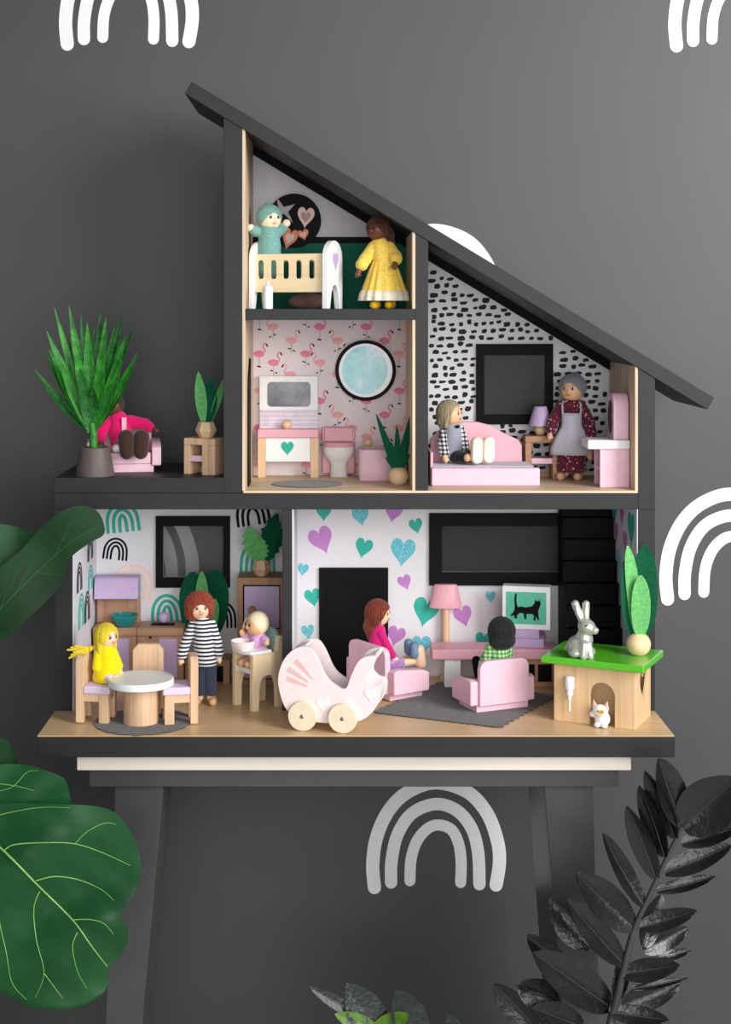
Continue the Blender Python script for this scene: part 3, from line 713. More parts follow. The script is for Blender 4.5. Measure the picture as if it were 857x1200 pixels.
cat = [(-14, 36), (-11, 36), (-11.5, 39), (-8, 43), (-3, 42.5), (-2, 35.5), (0.5, 35.5), (0.5, 42), (8, 42), (10, 40), (9, 35), (11.5, 33), (12, 39), (14, 36), (16.5, 34), (15.5, 40), (15, 46), (17, 51), (18.5, 55), (17.5, 58), (16, 60.5), (15, 58), (13, 58.5), (11, 60), (10.5, 56), (8, 52), (0, 50), (-6, 51), (-10, 50), (-11.5, 54), (-12, 60), (-11.5, 66.5), (-13.5, 67), (-14.5, 60), (-14, 52), (-14.5, 46), (-17, 42), (-19.5, 40), (-18, 38.5), (-15, 40)]
B().prism(cat, -11.9, -11.4).obj('cat_picture', M_INK, sc_)
# toy pram
pr = thing('toy_pram', 'pale pink wooden doll pram with cream wheels at the front of the base', 'pram', (px(392, -70), -62, GZ), -12)
f_ = (D-78)/D
def pp(a, v): return ((a-392)*f_*1.02, 88.0-(v-762.0)*f_ - 0.0)
side = [(331, 806), (332, 790), (338, 775), (348, 764), (360, 759), (370, 762), (378, 774), (387, 793), (398, 803), (410, 806), (416, 792), (424, 775), (432, 768), (444, 766), (446, 769), (438, 780), (434, 792), (441, 800), (450, 803), (449, 818), (441, 832), (428, 842), (408, 846), (375, 847), (352, 843), (338, 830)]
zb = pp(0, 847)[1]
sp = smooth_path([(pp(a, v)[0], pp(a, v)[1], 0) for a, v in side], 3, True); spts = [(p.x, p.y+9-zb) for p in sp]
for y0, y1 in ((-24, -17), (17, 24)):
    B().prism(spts, y0, y1).obj('side_panel', M_PALEPINK, pr, 0.8)
# curved shell between the panels: hood on the left, bottom, handle end on the right
def shell(idx, th_, name, mat):
    P = [Vector((pp(*side[i])[0], 0, pp(*side[i])[1]+9-zb)) for i in idx]; P = smooth_path(P, 4); c = Vector((0, 0, 45)); vs = []; fs = []
    for i, p in enumerate(P):
        d = (P[min(i+1, len(P)-1)]-P[max(i-1, 0)]).normalized(); q = Vector((-d.z, 0, d.x))
        if q.dot(c-p) < 0: q = -q
        a = p+q*1.0; b_ = p+q*(1.0+th_)
        vs += [(a.x, -17.2, a.z), (a.x, 17.2, a.z), (b_.x, -17.2, b_.z), (b_.x, 17.2, b_.z)]
    for i in range(len(P)-1):
        o_ = i*4; n_ = o_+4
        fs += [(o_, o_+1, n_+1, n_), (o_+2, n_+2, n_+3, o_+3), (o_, n_, n_+2, o_+2), (o_+1, o_+3, n_+3, n_+1)]
    e = (len(P)-1)*4; fs += [(0, 2, 3, 1), (e, e+1, e+3, e+2)]
    B().add(vs, fs).obj(name, mat, pr)
shell([4, 3, 2, 1, 0, 25, 24, 23, 22, 21, 20, 19, 18, 17, 16, 15, 14], 3, 'body_shell', M_PALEPINK)
M_CREAM = paint('cream_wheel', (240, 224, 196), 0.45, 0.4, 0.03)
for s in (-1, 1):
    for a in (361, 408):
        cx = pp(a, 0)[0]; b = B().lathe([(16, -3), (16.4, -2), (16.4, 2), (16, 3)], 40); b.xf(Matrix.Translation((cx, s*28, 16.4)) @ Matrix.Rotation(math.pi/2, 4, 'X'))
        w_ = b.obj('wheel', M_CREAM, pr, 0.5)
        B().ell((cx, s*31.2, 16.4), (2.2, 1.2, 2.2)).obj('hub_screw', paint('steel', (150, 150, 150), 0.3, 0.5, 0.02, metal=1), w_)
B().prism(heart(pp(384, 0)[0], 9+pp(0, 826)[1]-zb, 17), -24.6, -24).obj('heart_print', M_WHITE, pr)
M_BLUSH = paint('blush_print', (244, 190, 188), 0.5)
for (a0, v0, a1, v1) in ((342, 797, 365, 805), (343, 786, 367, 800), (352, 776, 372, 796)):
    p0, p1 = pp(a0, v0), pp(a1, v1); d = Vector((p1[0]-p0[0], p1[1]-p0[1])); n_ = Vector((-d.y, d.x)).normalized()
    q = [(p0[0]+n_.x*3, p0[1]+n_.y*3), (p0[0]-n_.x*3, p0[1]-n_.y*3), (p1[0]-n_.x*0.7, p1[1]-n_.y*0.7), (p1[0]+n_.x*0.7, p1[1]+n_.y*0.7)]
    B().prism([(x, z+9-zb) for x, z in q], -24.5, -24).obj('hood_stripe', M_BLUSH, pr)
B().prism(heart(pp(437, 0)[0]+2, 9+pp(0, 812)[1]-zb, 14), -24.6, -24).obj('heart_print', M_WHITE, pr)
# pet hutch with green roof
M_HUT = wood('hutch_pine', (226, 190, 146), 'z', 0.5, 0.1)
HC = (306, -30); HR = -26
hu = thing('pet_hutch', 'wooden pet hutch with bright green roof, arched doorway and heart cutout', 'hutch', (HC[0], HC[1], GZ), HR)
hw, hd, hh = 47, 35, 67
arch = [(24, 0)]+[(9.5+14.5*math.cos(R(a)), 34+15*math.sin(R(a))) for a in range(0, 181, 15)]+[(-5, 0)]
front = [(-hw, 0), (-5, 0)]+arch[::-1][1:-1]+[(24, 0), (hw, 0), (hw, hh), (-hw, hh)]
B().prism(front, -hd, -hd+6).obj('front_panel', M_HUT, hu, 0.6)
B().prism([(-hd+6, 0), (hd, 0), (hd, hh), (-hd+6, hh)], hw-2.2, hw, 'yz', [heart(2, 42, 32, 38)]).obj('side_panel', M_HUT, hu)
B().prism([(-hd+6, 0), (hd, 0), (hd, hh), (-hd+6, hh)], -hw, -hw+6, 'yz').obj('side_panel', M_HUT, hu, 0.3)
rbox('back_panel', M_HUT, hu, -hw+6, hw-2.2, hd-6, hd, 0, hh, 0.3)
rbox('roof', paint('green_gloss_paint', (92, 190, 40), 0.22, 0.5, 0.02, 0.05, coat=0.4), hu, -hw-12, hw+13, -hd-11, hd+9, hh, hh+8, 1.5, 3)
RZ = GZ+hh+8
def on_hutch(lx, ly): c, s_ = math.cos(R(HR)), math.sin(R(HR)); return (HC[0]+lx*c-ly*s_, HC[1]+lx*s_+ly*c)
# feeding bottle hung on the hutch front
q = on_hutch(-27, -hd-4.6)
fb = thing('feeding_bottle', 'white toy water bottle hanging on the hutch front', 'bottle', (q[0], q[1], GZ+14), HR)
B().lathe([(0.01, 0), (0.9, 0), (0.9, 13), (2.2, 13.2), (2.2, 18), (3.6, 18.4), (3.6, 25), (5.0, 25.6), (5.4, 27), (5.4, 37), (4.6, 39.5), (0.01, 40)], 24).obj('body', M_WHITE, fb)
rbox('peg', M_WHITE, fb, -2, 2, 2, 4.6, 30, 34, 0.3)
# ================================================================ little animals
M_SILV = paint('pearl_silver_glaze', (178, 184, 172), 0.18, 0.6, 0.06, 0.05, 40, coat=0.7, metal=0.35)
rx, ry = px(683, -52), -52.0
rb = thing('rabbit_figurine', 'glossy silver rabbit figurine sitting on the green hutch roof', 'figurine', (rx, ry, RZ))
adds = [('e', (-3, 4, 12), (14, 13, 12.5)), ('e', (2, 0, 20), (10, 10, 13)), ('e', (4, -3, 35), (10, 9, 9)), ('c', (6, -5, 34), (12, -9, 32), 6.5, 4.6),
        ('c', (-1, 0, 41), (-8, 2, 60), 3.6, 4.6), ('c', (4, 0, 42), (4, 1, 60), 3.6, 4.4), ('c', (5, -8, 16), (7, -11, 3), 4.5, 4), ('c', (0, -8, 16), (-1, -11, 3), 4.5, 4),
        ('e', (-9, -3, 5.5), (8, 8, 5.5)), ('e', (8, 2, 6), (7, 9, 6)), ('e', (-14, 10, 8), (5, 5, 5))]
soft('body', M_SILV, rb, adds, k=2.5, res=0.9)
for p in ((2.2, -11, 37.5), (10.5, -8.3, 38)): B().ell(p, 1.2, 10).obj('eye', M_INK, rb)
B().ell((14.8, -11.8, 33.5), (1.6, 1.4, 1.1), 10).obj('nose', paint('rabbit_nose', (206, 176, 176), 0.3), rb)
for x0, x1 in ((-2.4, -7.6), (4, 4.2)): B().blade((x0, -3.8, 44), (x1, -3.2, 61), 4.4, (0, -1, 0), 0.4, 0, 0.8).obj('inner_ear', paint('inner_ear_pink', (222, 206, 204), 0.3), rb)
# small cat in the hutch doorway
q = on_hutch(10, -hd-1)
ct = thing('cat_figurine', 'tiny white cat figurine with pink ears in the hutch doorway', 'figurine', (q[0], q[1], GZ), HR)
soft('body', paint('white_glaze', (240, 240, 242), 0.25, 0.5, 0.02, coat=0.5), ct, [('e', (0, 0, 9), (9, 8, 9)), ('e', (-1, -4, 19), (9, 7, 7)), ('e', (-10, -4, 14), (4, 3, 3.5)), ('e', (4, -6, 3), (4, 4, 3)), ('e', (-4, -6, 3), (4, 4, 3))], k=2, res=0.8)
for s in (-1, 1): B().lathe([(4, 0), (0.05, 9)], 12, c=(0, 0, 0), sy=0.5).xf(Matrix.Translation((-1+s*6.2, -4, 22)) @ Matrix.Rotation(R(12*s), 4, 'Y')).obj('ear', paint('cat_ear_pink', (226, 170, 160), 0.5), ct)
B().ell((0.5, -9, 19), (5, 2.4, 2.8)).obj('face_patch', paint('cat_patch_orange', (240, 176, 60), 0.4), ct)
for s in (-1, 1): B().ell((0.5+s*2.6, -11.2, 19.8), 0.8, 8).obj('eye', M_INK, ct)
# ball-pot plant on the hutch roof
bp = thing('felt_plant', 'felt plant with long dark and light leaves in a ball pot on the hutch roof', 'toy plant', (px(749, -42), -40, RZ), 0, 'felt plants in wooden pots')
B().lathe(ball_profile(14), 32).xf(Matrix.Translation((0, 0, 12))).obj('pot', M_BALL, bp)
for b0, t0, wd, m_, no in (((-5, 2, 20), (-10, 6, 114), 30, M_FELTD, (0.3, -1, 0)), ((7, 4, 20), (9, 8, 124), 30, M_FELTD, (-0.2, -1, 0)), ((-2, 1, 22), (-12, 3, 124), 17, M_FELTL, (0.3, -1, 0)), ((1, -4, 20), (1, -7, 92), 22, M_FELTL, (0, -1, 0))):
    felt_leaf(bp, b0, t0, wd, m_, 2, normal=no, fold=0.08, prof=BLUNT)

# ================================================================ BATHROOM
vx0, vx1 = px(302.5, 145), px(373.5, 145); vc = (vx0+vx1)/2; vw = (vx1-vx0)/2
va = thing('toy_washstand', 'toy washstand with pink counter, heart drawer and rectangular mirror in the bathroom', 'washstand', (vc, 150, UZ))
def uz(v, y): return pz(v, y)-UZ
for s in (-1, 1): rbox('leg', M_BEECH, va, s*(vw-5)-5, s*(vw-5)+5, -12, -2, 0, uz(513, 139), 0.6); 
rbox('counter', M_PINKD, va, -vw, vw, -14, 14, uz(513, 137), uz(503, 137), 1.0)
dw = rbox('drawer', M_WHITE, va, -vw+10, vw-10, -10, 12, uz(541, 140), uz(513, 140), 0.5)
B().prism(heart(-1, uz(526, 138), 17, 18), -10.6, -10).obj('heart_print', M_TEALP, dw)
bk = rbox('mirror_board', M_WHITE, va, -vw+1, vw-1, 8, 14, uz(503, 150), uz(441, 150), 0.8)
tl = rbox('tile_strip', paint('lilac_tile', (206, 190, 214), 0.3), bk, -vw+2, vw-2, 7.3, 8, uz(500, 150), uz(481, 150), 0.2)
for k in range(4): rbox('tile_line', M_WHITE, bk, -vw+2, vw-2, 7.0, 7.4, uz(481+k*5, 150), uz(480+k*5, 150), 0.1)
def mirror_mat():
    m, nt, b = base_mat('smoky_mirror', 0.35, 0.5, metal=1.0); v = coords(nt); f = noise(nt, v, 30, 4)
    nt.links.new(ramp(nt, f, [(0.3, (72, 72, 78)), (0.7, (112, 110, 116))]), b.inputs['Base Color']); return m
M_MIRR = mirror_mat()
B().prism(rrect(-27, 28, uz(477, 150), uz(448, 150), 5), 7.2, 8.2).obj('mirror', M_MIRR, bk)
B().ell((-2, -4, uz(503, 139)+5), (6, 6, 6)).obj('tap', M_BALL, va)
to = thing('toy_toilet', 'pink and white toy toilet between the washstand and the pink tub', 'toilet', (px(397, 145), 152, UZ))
rbox('cistern', M_PINKD, to, -21, 21, 6, 14, uz(557, 150)+1, uz(501, 150), 1.5)
B().lathe([(11, 0), (10.5, 16), (13, 20), (18, 26), (20, 32), (20, 38), (0.01, 38)], 36, sy=0.72).obj('bowl', M_WHITE, to)
B().lathe([(20, 38), (20.5, 39), (20.5, 43), (19, 44), (0.01, 44)], 36, sy=0.72).obj('seat', M_PINKD, to)
rbox('lid', M_PINKD, to, -18, 18, 3.5, 6, 44, 62, 1.0)
tu = thing('toy_bathtub', 'pink toy bathtub with wooden tap knob beside the bathroom plant', 'bathtub', (px(447, 120), 125, UZ))
tw0 = px(420.5, 110)-px(447, 120); tw1 = 88.0-px(447, 120)-1; th0 = uz(527, 105)
pts_o = rrect(tw0, tw1, -25, 25, 5); pts_i = rrect(tw0+5, tw1-5, -20, 20, 4)
B().prism(pts_o, 4, th0, 'xy', [pts_i]).obj('tub_wall', M_PINK, tu)
rbox('tub_floor', M_PINK, tu, tw0+1, tw1-1, -24, 24, 0, 5, 0.6)
B().ell((-16, 23, th0+5), (5.5, 5.5, 5.5)).obj('tap_knob', M_BALL, tu)
pb = thing('felt_plant', 'dark green spiky felt plant in a ball pot at the front of the bathroom', 'toy plant', gnd(467, 568, UZ), 0, 'felt plants in wooden pots')
B().lathe(ball_profile(12), 32).xf(Matrix.Translation((0, 0, 10.3))).obj('pot', M_BALL, pb)
for b0, t0, wd in (((-2, 0, 18), (-27, 2, 86), 13), ((2, 0, 18), (17, 2, 90), 14), ((0, -1, 18), (-2, -2, 72), 12), ((-1, -1, 20), (-16, -3, 34), 11), ((1, -1, 20), (14, -3, 38), 11), ((0, -2, 18), (-9, -3, 52), 13), ((0, -2, 18), (9, -3, 52), 13)):
    felt_leaf(pb, b0, t0, wd, M_FELTD, 1, prof=lambda q: max(0.04, min(1, q*4+0.3)*(1-q)**0.6))
b = B().lathe([(0.01, 0), (43, 0), (43, 1), (0.01, 1)], 64, sy=0.88)
o = b.obj('bath_mat', felt('grey_speckled_mat', (84, 78, 76), 0.3, scale=700), None); g_ = gnd(360, 567, UZ); o.location = Vector((g_[0], 66, UZ))*S
tag(o, 'flat dark grey oval mat on the bathroom floor', 'mat')
fd = B().prism([(40, UZ+4), (84, UZ+4), (84, pz(418, 60)), (74, pz(416, 60)), (44, pz(440, 50)), (40, pz(470, 40))], -107.5, -105.5, 'yz')
o = B(); o.v = [(x+106.5, y-62, z-UZ) for x, y, z in fd.v]; o.f = fd.f; o.m = fd.m
o = o.obj('black_panel', M_INK, None, 0.4); o.location = Vector((-106.4, 62, UZ-4))*S
tag(o, 'slim black panel leaning on the left bathroom wall', 'panel')

# ================================================================ BEDROOM
bd = thing('toy_bed', 'pink toy day bed with curved backboard and grey mattress under the bedroom window', 'bed', (px(569, 60), 72, UZ))
b0x, b1x = px(505.5, 44)-px(569, 60), px(633, 44)-px(569, 60)
rbox('front_rail', M_PINK, bd, b0x, b1x, -29, -18, 0, uz(548.5, 43), 2.2, 3)
rbox('mattress', felt('grey_mattress', (176, 172, 182), 0.06), bd, b0x+2, b1x-6, -19, 34, 6, 24, 2.0, 3)
bpts = [(504, 552), (504.5, 516), (512, 506), (525, 498), (543, 494.5), (560, 494.5), (574, 498), (586, 505), (598, 511), (607, 515), (611.5, 522), (612, 552)]
B().prism([(px(a, 108)-px(569, 60), uz(v, 108)) for a, v in bpts], 34, 42).obj('backboard', M_PINKD, bd, 1.0)
rbox('headboard', M_PINKD, bd, b0x-0.5, b0x+3, -18, 36, 0, 40, 0.8)
ns = thing('bedside_table', 'small open wooden bedside table with pink shelf beside the grandmother doll', 'bedside table', (px(634, 128), 132, UZ), 0, 'open wooden bedside tables')
NH = uz(511, 118)
def nightstand(ns, nw, nd, nh, mat):
    rbox('table_top', mat, ns, -nw, nw, -nd, nd, nh-8, nh, 0.8)
    for s in (-1, 1): rbox('side_panel', mat, ns, s*(nw-4)-4, s*(nw-4)+4, -nd, nd, 0, nh-8, 0.8)
    rbox('shelf', M_PINK, ns, -nw+8, nw-8, -nd+1, nd-1, nh*0.36, nh*0.36+7, 0.5)
    rbox('rear_board', mat, ns, -nw+8, nw-8, nd-3, nd, 0, 6, 0.2)
nightstand(ns, 21, 16, NH, M_OAKX)
lp = thing('table_lamp', 'small toy lamp with lilac shade and wooden ball base in the bedroom', 'lamp', (px(634, 128), 132, UZ+NH))
B().lathe(ball_profile(7.5, 0.9, 0.3), 24).xf(Matrix.Translation((0, 0, 6.7))).obj('base', M_BALL, lp)
B().lathe([(15, 12), (15, 13), (8, 36), (7, 36.5), (0.01, 36.5)], 36).obj('shade', M_LILAC, lp)
dt = thing('toy_dressing_table', 'pink toy dressing table with white top and mirror on the right bedroom wall', 'dressing table', (326, 50, UZ))
B().prism([(px(703, 32)-326, 0), (23, 0), (23, 46), (px(703, 32)-326, 46)], -20, -14).obj('front_board', M_PINK, dt, 0.8)
rbox('back_board', M_PINK, dt, px(703, 32)-326, 23, 16, 22, 0, 46, 0.8)
rbox('shelf', M_WHITE, dt, px(703, 32)-326+1, 22, -14, 16, 20, 24, 0.4)
rbox('inner_side', M_PINK, dt, 18, 22.5, -14, 16, 0, 46, 0.4)
rbox('table_top', M_WHITE, dt, px(688, 32)-326, 23, -24, 24, 46, 57, 1.6, 3)
mb = B().prism([(-18, 57), (18, 57), (18, 100), (13, 109), (8, 112), (-8, 112), (-13, 109), (-18, 100)], 4, 22.5, 'yz').obj('mirror_stand', M_PINK, dt, 1.2)
B().prism(circle(0, 83, 12, 20), 3.2, 4.2, 'yz').obj('mirror', M_MIRR, mb)

# ================================================================ ATTIC
cr = thing('toy_crib', 'pale wooden toy crib with slotted sides and white end boards in the attic', 'crib', (px(346, 50), 58, AZ), -20)
def cx_(a): return (px(a, 30)-px(345, 40))*1.05
def az(v): return pz(v, 25)-AZ
M_CRIB = wood('crib_birch', (240, 218, 178), 'x', 0.45, 0.06)
def slots(z0, z1): return [rrect(cx_(a)-3.9, cx_(a)+3.9, z0, z1, 3.8, 4) for a in (310.5, 326, 341, 356.5, 372)]
for y0 in (-21, 19): B().prism([(cx_(301), az(342)), (cx_(386), az(342)), (cx_(386), az(297)), (cx_(301), az(297))], y0, y0+2.6, 'xz', slots(az(327), az(304))).obj('side_rail', M_CRIB, cr)
rbox('mattress', M_WHITE, cr, cx_(303), cx_(385), -18, 18.6, az(338), az(326), 1.0)
ar = []
he = az(281)
prof = [(-26, 0), (-17, 0), (-12, 20), (-6, 27), (0, 29), (6, 27), (12, 20), (17, 0), (26, 0), (26, he-22)]+[(26*math.cos(R(a)), he-22+22*math.sin(R(a))) for a in range(15, 180, 15)]+[(-26, he-22)]
for a0, a1 in ((297.5, 303), (386, 393)):
    e_ = B().prism(prof, cx_(a0), cx_(a1), 'yz').obj('end_board', M_WHITE, cr, 1.0)
    if a0 > 350: B().prism(heart(0, he-26, 20, 22), cx_(a1), cx_(a1)+0.5, 'yz').obj('heart_print', M_LILAC, e_)
bo = thing('baby_bottle', 'small white baby bottle at the front of the attic floor by the crib', 'bottle', (px(314, 8), 8, AZ))
B().lathe([(5.6, 0), (5.9, 1), (5.9, 24), (5, 27), (2.2, 28), (1.8, 31), (1.2, 33), (0.01, 33.4)], 24).obj('body', M_WHITE, bo)
B().lathe([(6.2, 22), (6.2, 24), (0.01, 24.2)], 24).obj('collar', paint('bottle_collar', (228, 228, 232), 0.4), bo)
o = sdf([('e', (0, 0, 10), (26, 14, 10))], res=1.2).obj('mauve_cushion', felt('mauve_fabric', (150, 112, 112), 0.08), None, ang=80)
o.location = Vector((px(362, 120), 120, AZ))*S; tag(o, 'mauve cushion lying on the attic floor behind the crib', 'cushion')

# ================================================================ TERRACE
TC = (px(146, 90), 84, TZ)
armchair('pink toy armchair on the roof terrace behind the spiky potted plant', TC, 8, M_PINK, 90, 58, 58)
ns2 = thing('bedside_table', 'small wooden bedside table with pink shelf on the roof terrace', 'bedside table', (px(240, 40), 46, TZ), -24, 'open wooden bedside tables')
nightstand(ns2, 21, 15, pz(514, 30)-TZ, M_BEECH)
rbox('side_cover', M_BEECH, ns2, 4, 13, -15, -14, 0, 36, 0.1)
t = thing('felt_plant', 'felt plant with two upright leaves in a faceted pot on the terrace table', 'toy plant', (px(241, 40), 46, pz(514, 30)), 0, 'felt plants in wooden pots')
faceted_pot(t, 13, 19, M_BALL)
felt_leaf(t, (-3, -1, 17), (-9, -3, 80), 14, M_FELTL, 1); felt_leaf(t, (2, 2, 17), (5, 4, 72), 20, M_FELTD, 1); felt_leaf(t, (4, 3, 17), (23, 6, 74), 9, M_FELTL, 1, normal=(0.5, -1, 0))
sp_ = thing('spiky_plant', 'artificial spiky green plant in a tapered taupe pot on the terrace corner', 'potted plant', (px(110.5, 20), 26, TZ))
B().lathe([(23, 0), (23.2, 1), (17.5, 33), (16, 34), (15, 33), (14.5, 28), (0.01, 28)], 44).obj('pot', paint('taupe_ceramic', (96, 84, 82), 0.5, 0.4, 0.04), sp_)
M_SPK = leafmat('glossy_spiky_leaf', (18, 96, 26), (60, 148, 46), 0.42, 90, 0.3)
M_SPK2 = leafmat('dark_spiky_leaf', (12, 66, 22), (34, 108, 38), 0.42, 90, 0.3)
B().tube([(-2, 0, 28), (-2, 0, 52), (-4, 0, 62)], [5, 4.5, 4], 12).obj('stem', M_SPK, sp_)
tips = [(-74, 0, 128, 14), (-64, 10, 116, 13), (-56, -10, 172, 16), (-44, 6, 182, 14), (-30, -6, 202, 15), (-48, -4, 200, 12), (-18, 8, 192, 16), (-8, -8, 182, 18), (-22, -14, 160, 17), (6, 4, 196, 15), (14, -6, 188, 15), (22, 8, 176, 14), (34, -2, 198, 11), (38, -10, 166, 14), (50, 2, 146, 14), (44, 10, 128, 12), (34, -14, 138, 16), (12, -22, 150, 19), (-14, -24, 128, 19), (-40, -18, 140, 16), (-52, -14, 150, 13), (-4, 20, 178, 14), (28, 22, 160, 13), (-36, 22, 164, 13), (0, -16, 106, 18), (24, -20, 110, 16), (-30, 14, 188, 12), (46, 6, 180, 10), (-62, 4, 150, 11)]
for i, (x, y, z, w_) in enumerate(tips):
    a = Vector((-4+x*0.04, y*0.05, 52+6*((i*7) % 5)/5)); tp = Vector((x, y, z)); h_ = Vector((x+4, y, 0)); nrm = Vector((-x*0.4, -60, 30))
    B().blade(a, tp, w_*1.15, nrm, -3 if z > 150 else -6, 0.22, 0.7, lambda q: max(0.03, (0.45+0.9*q if q < 0.4 else 0.81+0.19*math.sin((q-0.4)*3))*(1-q**2.2)), 10).obj('leaf', M_SPK if i % 3 else M_SPK2, sp_)
# ================================================================ DOLLS
SK_L = paint('maple_skin', (240, 206, 170), 0.45, 0.4, 0.03)
SK_T = paint('tan_wood_skin', (228, 180, 138), 0.45, 0.4, 0.03)
SK_B = paint('brown_wood_skin', (104, 58, 40), 0.4, 0.45, 0.05)
M_EYE = paint('eye_grey_blue', (70, 84, 104), 0.3); M_EYEB = paint('eye_black', (22, 20, 22), 0.3)
M_LIP = paint('lip_red', (206, 84, 76), 0.4)
def hairmat(name, c, var=0.35, sc=(420, 420, 40)):
    m, nt, b = base_mat(name, 0.6, 0.35, sheen=0.15); v = coords(nt, tuple(q*3.2 for q in sc)); f = noise(nt, v, 1.0, 4, 0.7)
    nt.links.new(ramp(nt, f, [(0.3, sh(c, 1-var)), (0.7, sh(c, 1+var*0.6))]), b.inputs['Base Color']); bump(nt, b, f, 0.8, 0.0012); return m
class Doll:
    def __init__(s, label, loc, rot, head, hr=13.5, hrot=0, skin=SK_L, group='jointed wooden dolls', name='doll', tilt=0):
        s.t = thing(name, label, 'doll', loc, rot, group); s.h = Vector(head); s.hr = hr; s.skin = skin
        s.M = Matrix.Rotation(R(hrot), 3, 'Z') @ Matrix.Rotation(R(tilt), 3, 'X')
    def hp(s, x, y, z): return tuple(s.h+s.M @ (Vector((x, y, z))*(s.hr/13.5)))
    def body(s, prims, nose=True, k=2.0):
        r = s.hr; a = [('e', tuple(s.h), (r, r, r*1.06))]
        if nose: a.append(('e', s.hp(0, -13.6, -1.5), (2.0, 2.0, 2.0)))
        s.b = soft('body', s.skin, s.t, a+prims, k=k, res=0.85)
        return s.b
    def face(s, eye=M_EYE, lips=M_LIP, smile=True):
        for d in (-1, 1):
            e = B(); e.ell((0, 0, 0), (1.7, 0.7, 2.1), 12); e.xf(Matrix.Translation(s.hp(d*4.9, -12.7, 1.6)) @ s.M.to_4x4()); e.obj('eye', eye, s.t)
            br = [s.hp(d*(4.9+q), -12.1-0.0*q, 5.4-0.12*q*q) for q in (-2, 0, 2)]
            B().tube(br, 0.35, 6).obj('eyebrow', M_EYEB if s.skin is SK_B else paint('brow_brown', (120, 84, 60), 0.6), s.t)
        pts = [s.hp(q, -12.9+0.035*q*q, -6.0+0.09*q*q) for q in (-3, -1.5, 0, 1.5, 3)]
        B().tube(pts, [0.3, 0.6, 0.7, 0.6, 0.3], 8).obj('mouth', lips, s.t)
    def part(s, name, mat, adds, subs=(), k=1.5, res=0.9): return soft(name, mat, s.t, adds, subs, k, res)
    def hair(s, mat, adds, subs=(), k=1.5):
        def cv(p):
            q = s.hr/13.5
            if p[0] == 'e': return ('e', s.hp(*p[1]), tuple(v*q for v in p[2]), np.array(s.M.to_3x3()))
            return ('c', s.hp(*p[1]), s.hp(*p[2]), p[3]*q, p[4]*q)
        return soft('hair', mat, s.t, [cv(p) for p in adds], [cv(p) for p in subs], k, 0.85)
def hand(p, d=(0, 0, -1), side=1):
    p = Vector(p); d = Vector(d).normalized(); a, b = frame_of(d, Vector((0, 1, 0)))
    out = [('c', tuple(p), tuple(p+d*4), 3.0, 3.4), ('c', tuple(p+d*2), tuple(p+d*4.5+a*side*3.6), 1.5, 1.2)]
    for k in (-1.8, -0.6, 0.6, 1.8): out.append(('c', tuple(p+d*4+b*k), tuple(p+d*(8-abs(k)*0.7)+b*k*1.15), 1.35, 1.0))
    return out
def strands(d, mat, n=90, rx=17.2, rz=16.8, face=54, bang=70, back=112, drop=6, seed=1, off=(0, 1.5, 2.5), rad=0.95):
    """locks of hair combed from the crown over the head, joined as one part"""
    rnd = random.Random(seed); b = B()
    for k in range(n):
        th = 360.0*k/n+rnd.uniform(-3, 3); f = abs((th+180) % 360-180)
        end = bang+rnd.uniform(-5, 5) if f < face else back+rnd.uniform(-6, 6)
        P = []
        for i in range(7):
            ph = R(4+(end-4)*i/6); w_ = 1.0+rnd.uniform(-0.012, 0.02)
            P.append(Vector((off[0]+rx*w_*math.sin(ph)*math.sin(R(th)), off[1]-rx*0.965*w_*math.sin(ph)*math.cos(R(th)), off[2]+rz*w_*math.cos(ph))))
        if f >= face: P.append(P[-1]+Vector((0, 0.6, -drop+rnd.uniform(-1, 1))))
        else: P.append(P[-1]+Vector((0, -0.3, -1.2)))
        Q = [d.hp(*p) for p in P]; r = rad*d.hr/13.5
        b.tube(Q, [r]*(len(Q)-1)+[r*0.5], 6)
    return b.obj('hair_locks', mat, d.t, ang=80)
BOB = [('e', (0, 1.5, 2.5), (17, 16.4, 16.4)), ('e', (0, 4, -7), (17.6, 13, 11.5))]
BOBS = [('e', (0, -17, -5.5), (11.3, 13.5, 12)), ('e', (0, -11, -19), (10.5, 12, 8))]

# --- mother with striped top
g = gnd(240, 825, GZ)
d = Doll('red-haired doll in navy striped top and jeans standing in the kitchen', g, 0, (-6, -1, 115), 13.5, 14)
d.body([('c', (-4, 0, 102), (-4, 0, 96), 5, 6), ('c', (-3, 0, 92), (0, 0, 52), 8.5, 9), ('c', (-15, 0, 94), (-22, -2, 74), 4, 3.4), ('c', (-22, -2, 74), (-27, -5, 58), 3.4, 3), ('c', (9, 0, 94), (14, -2, 76), 4, 3.4), ('c', (14, -2, 76), (17, -5, 60), 3.4, 3),
        ('c', (-5, 0, 50), (-6, 0, 8), 6, 4.5), ('c', (6, 0, 50), (7, 0, 8), 6, 4.5)]+hand((-27.5, -5, 56), (-0.15, -0.1, -1), 1)+hand((17.5, -5, 58), (0.1, -0.1, -1), -1))
d.face(); mh = hairmat('auburn_hair', (150, 58, 30)); d.hair(mh, BOB, BOBS); strands(d, mh, 90, 17.3, 17, 50, 66, 112, 7, 1)
ms = stripe('navy_stripe', (34, 38, 56), (232, 232, 234), 'Z', 4.6, 0.48)
d.part('striped_top', ms, [('c', (-3, 0, 96), (-1, 0, 78), 11, 12), ('c', (-1, 0, 78), (1, 0, 52), 12.5, 14.5), ('c', (-13, 0, 95), (-22.5, -2, 73), 6, 6), ('c', (-22.5, -2, 73), (-26.5, -5, 60), 6, 6.4), ('c', (8, 0, 95), (14.5, -2, 75), 6, 6), ('c', (14.5, -2, 75), (17, -5, 62), 6, 6.4)], [('e', (1, 0, 40), (30, 30, 8))])
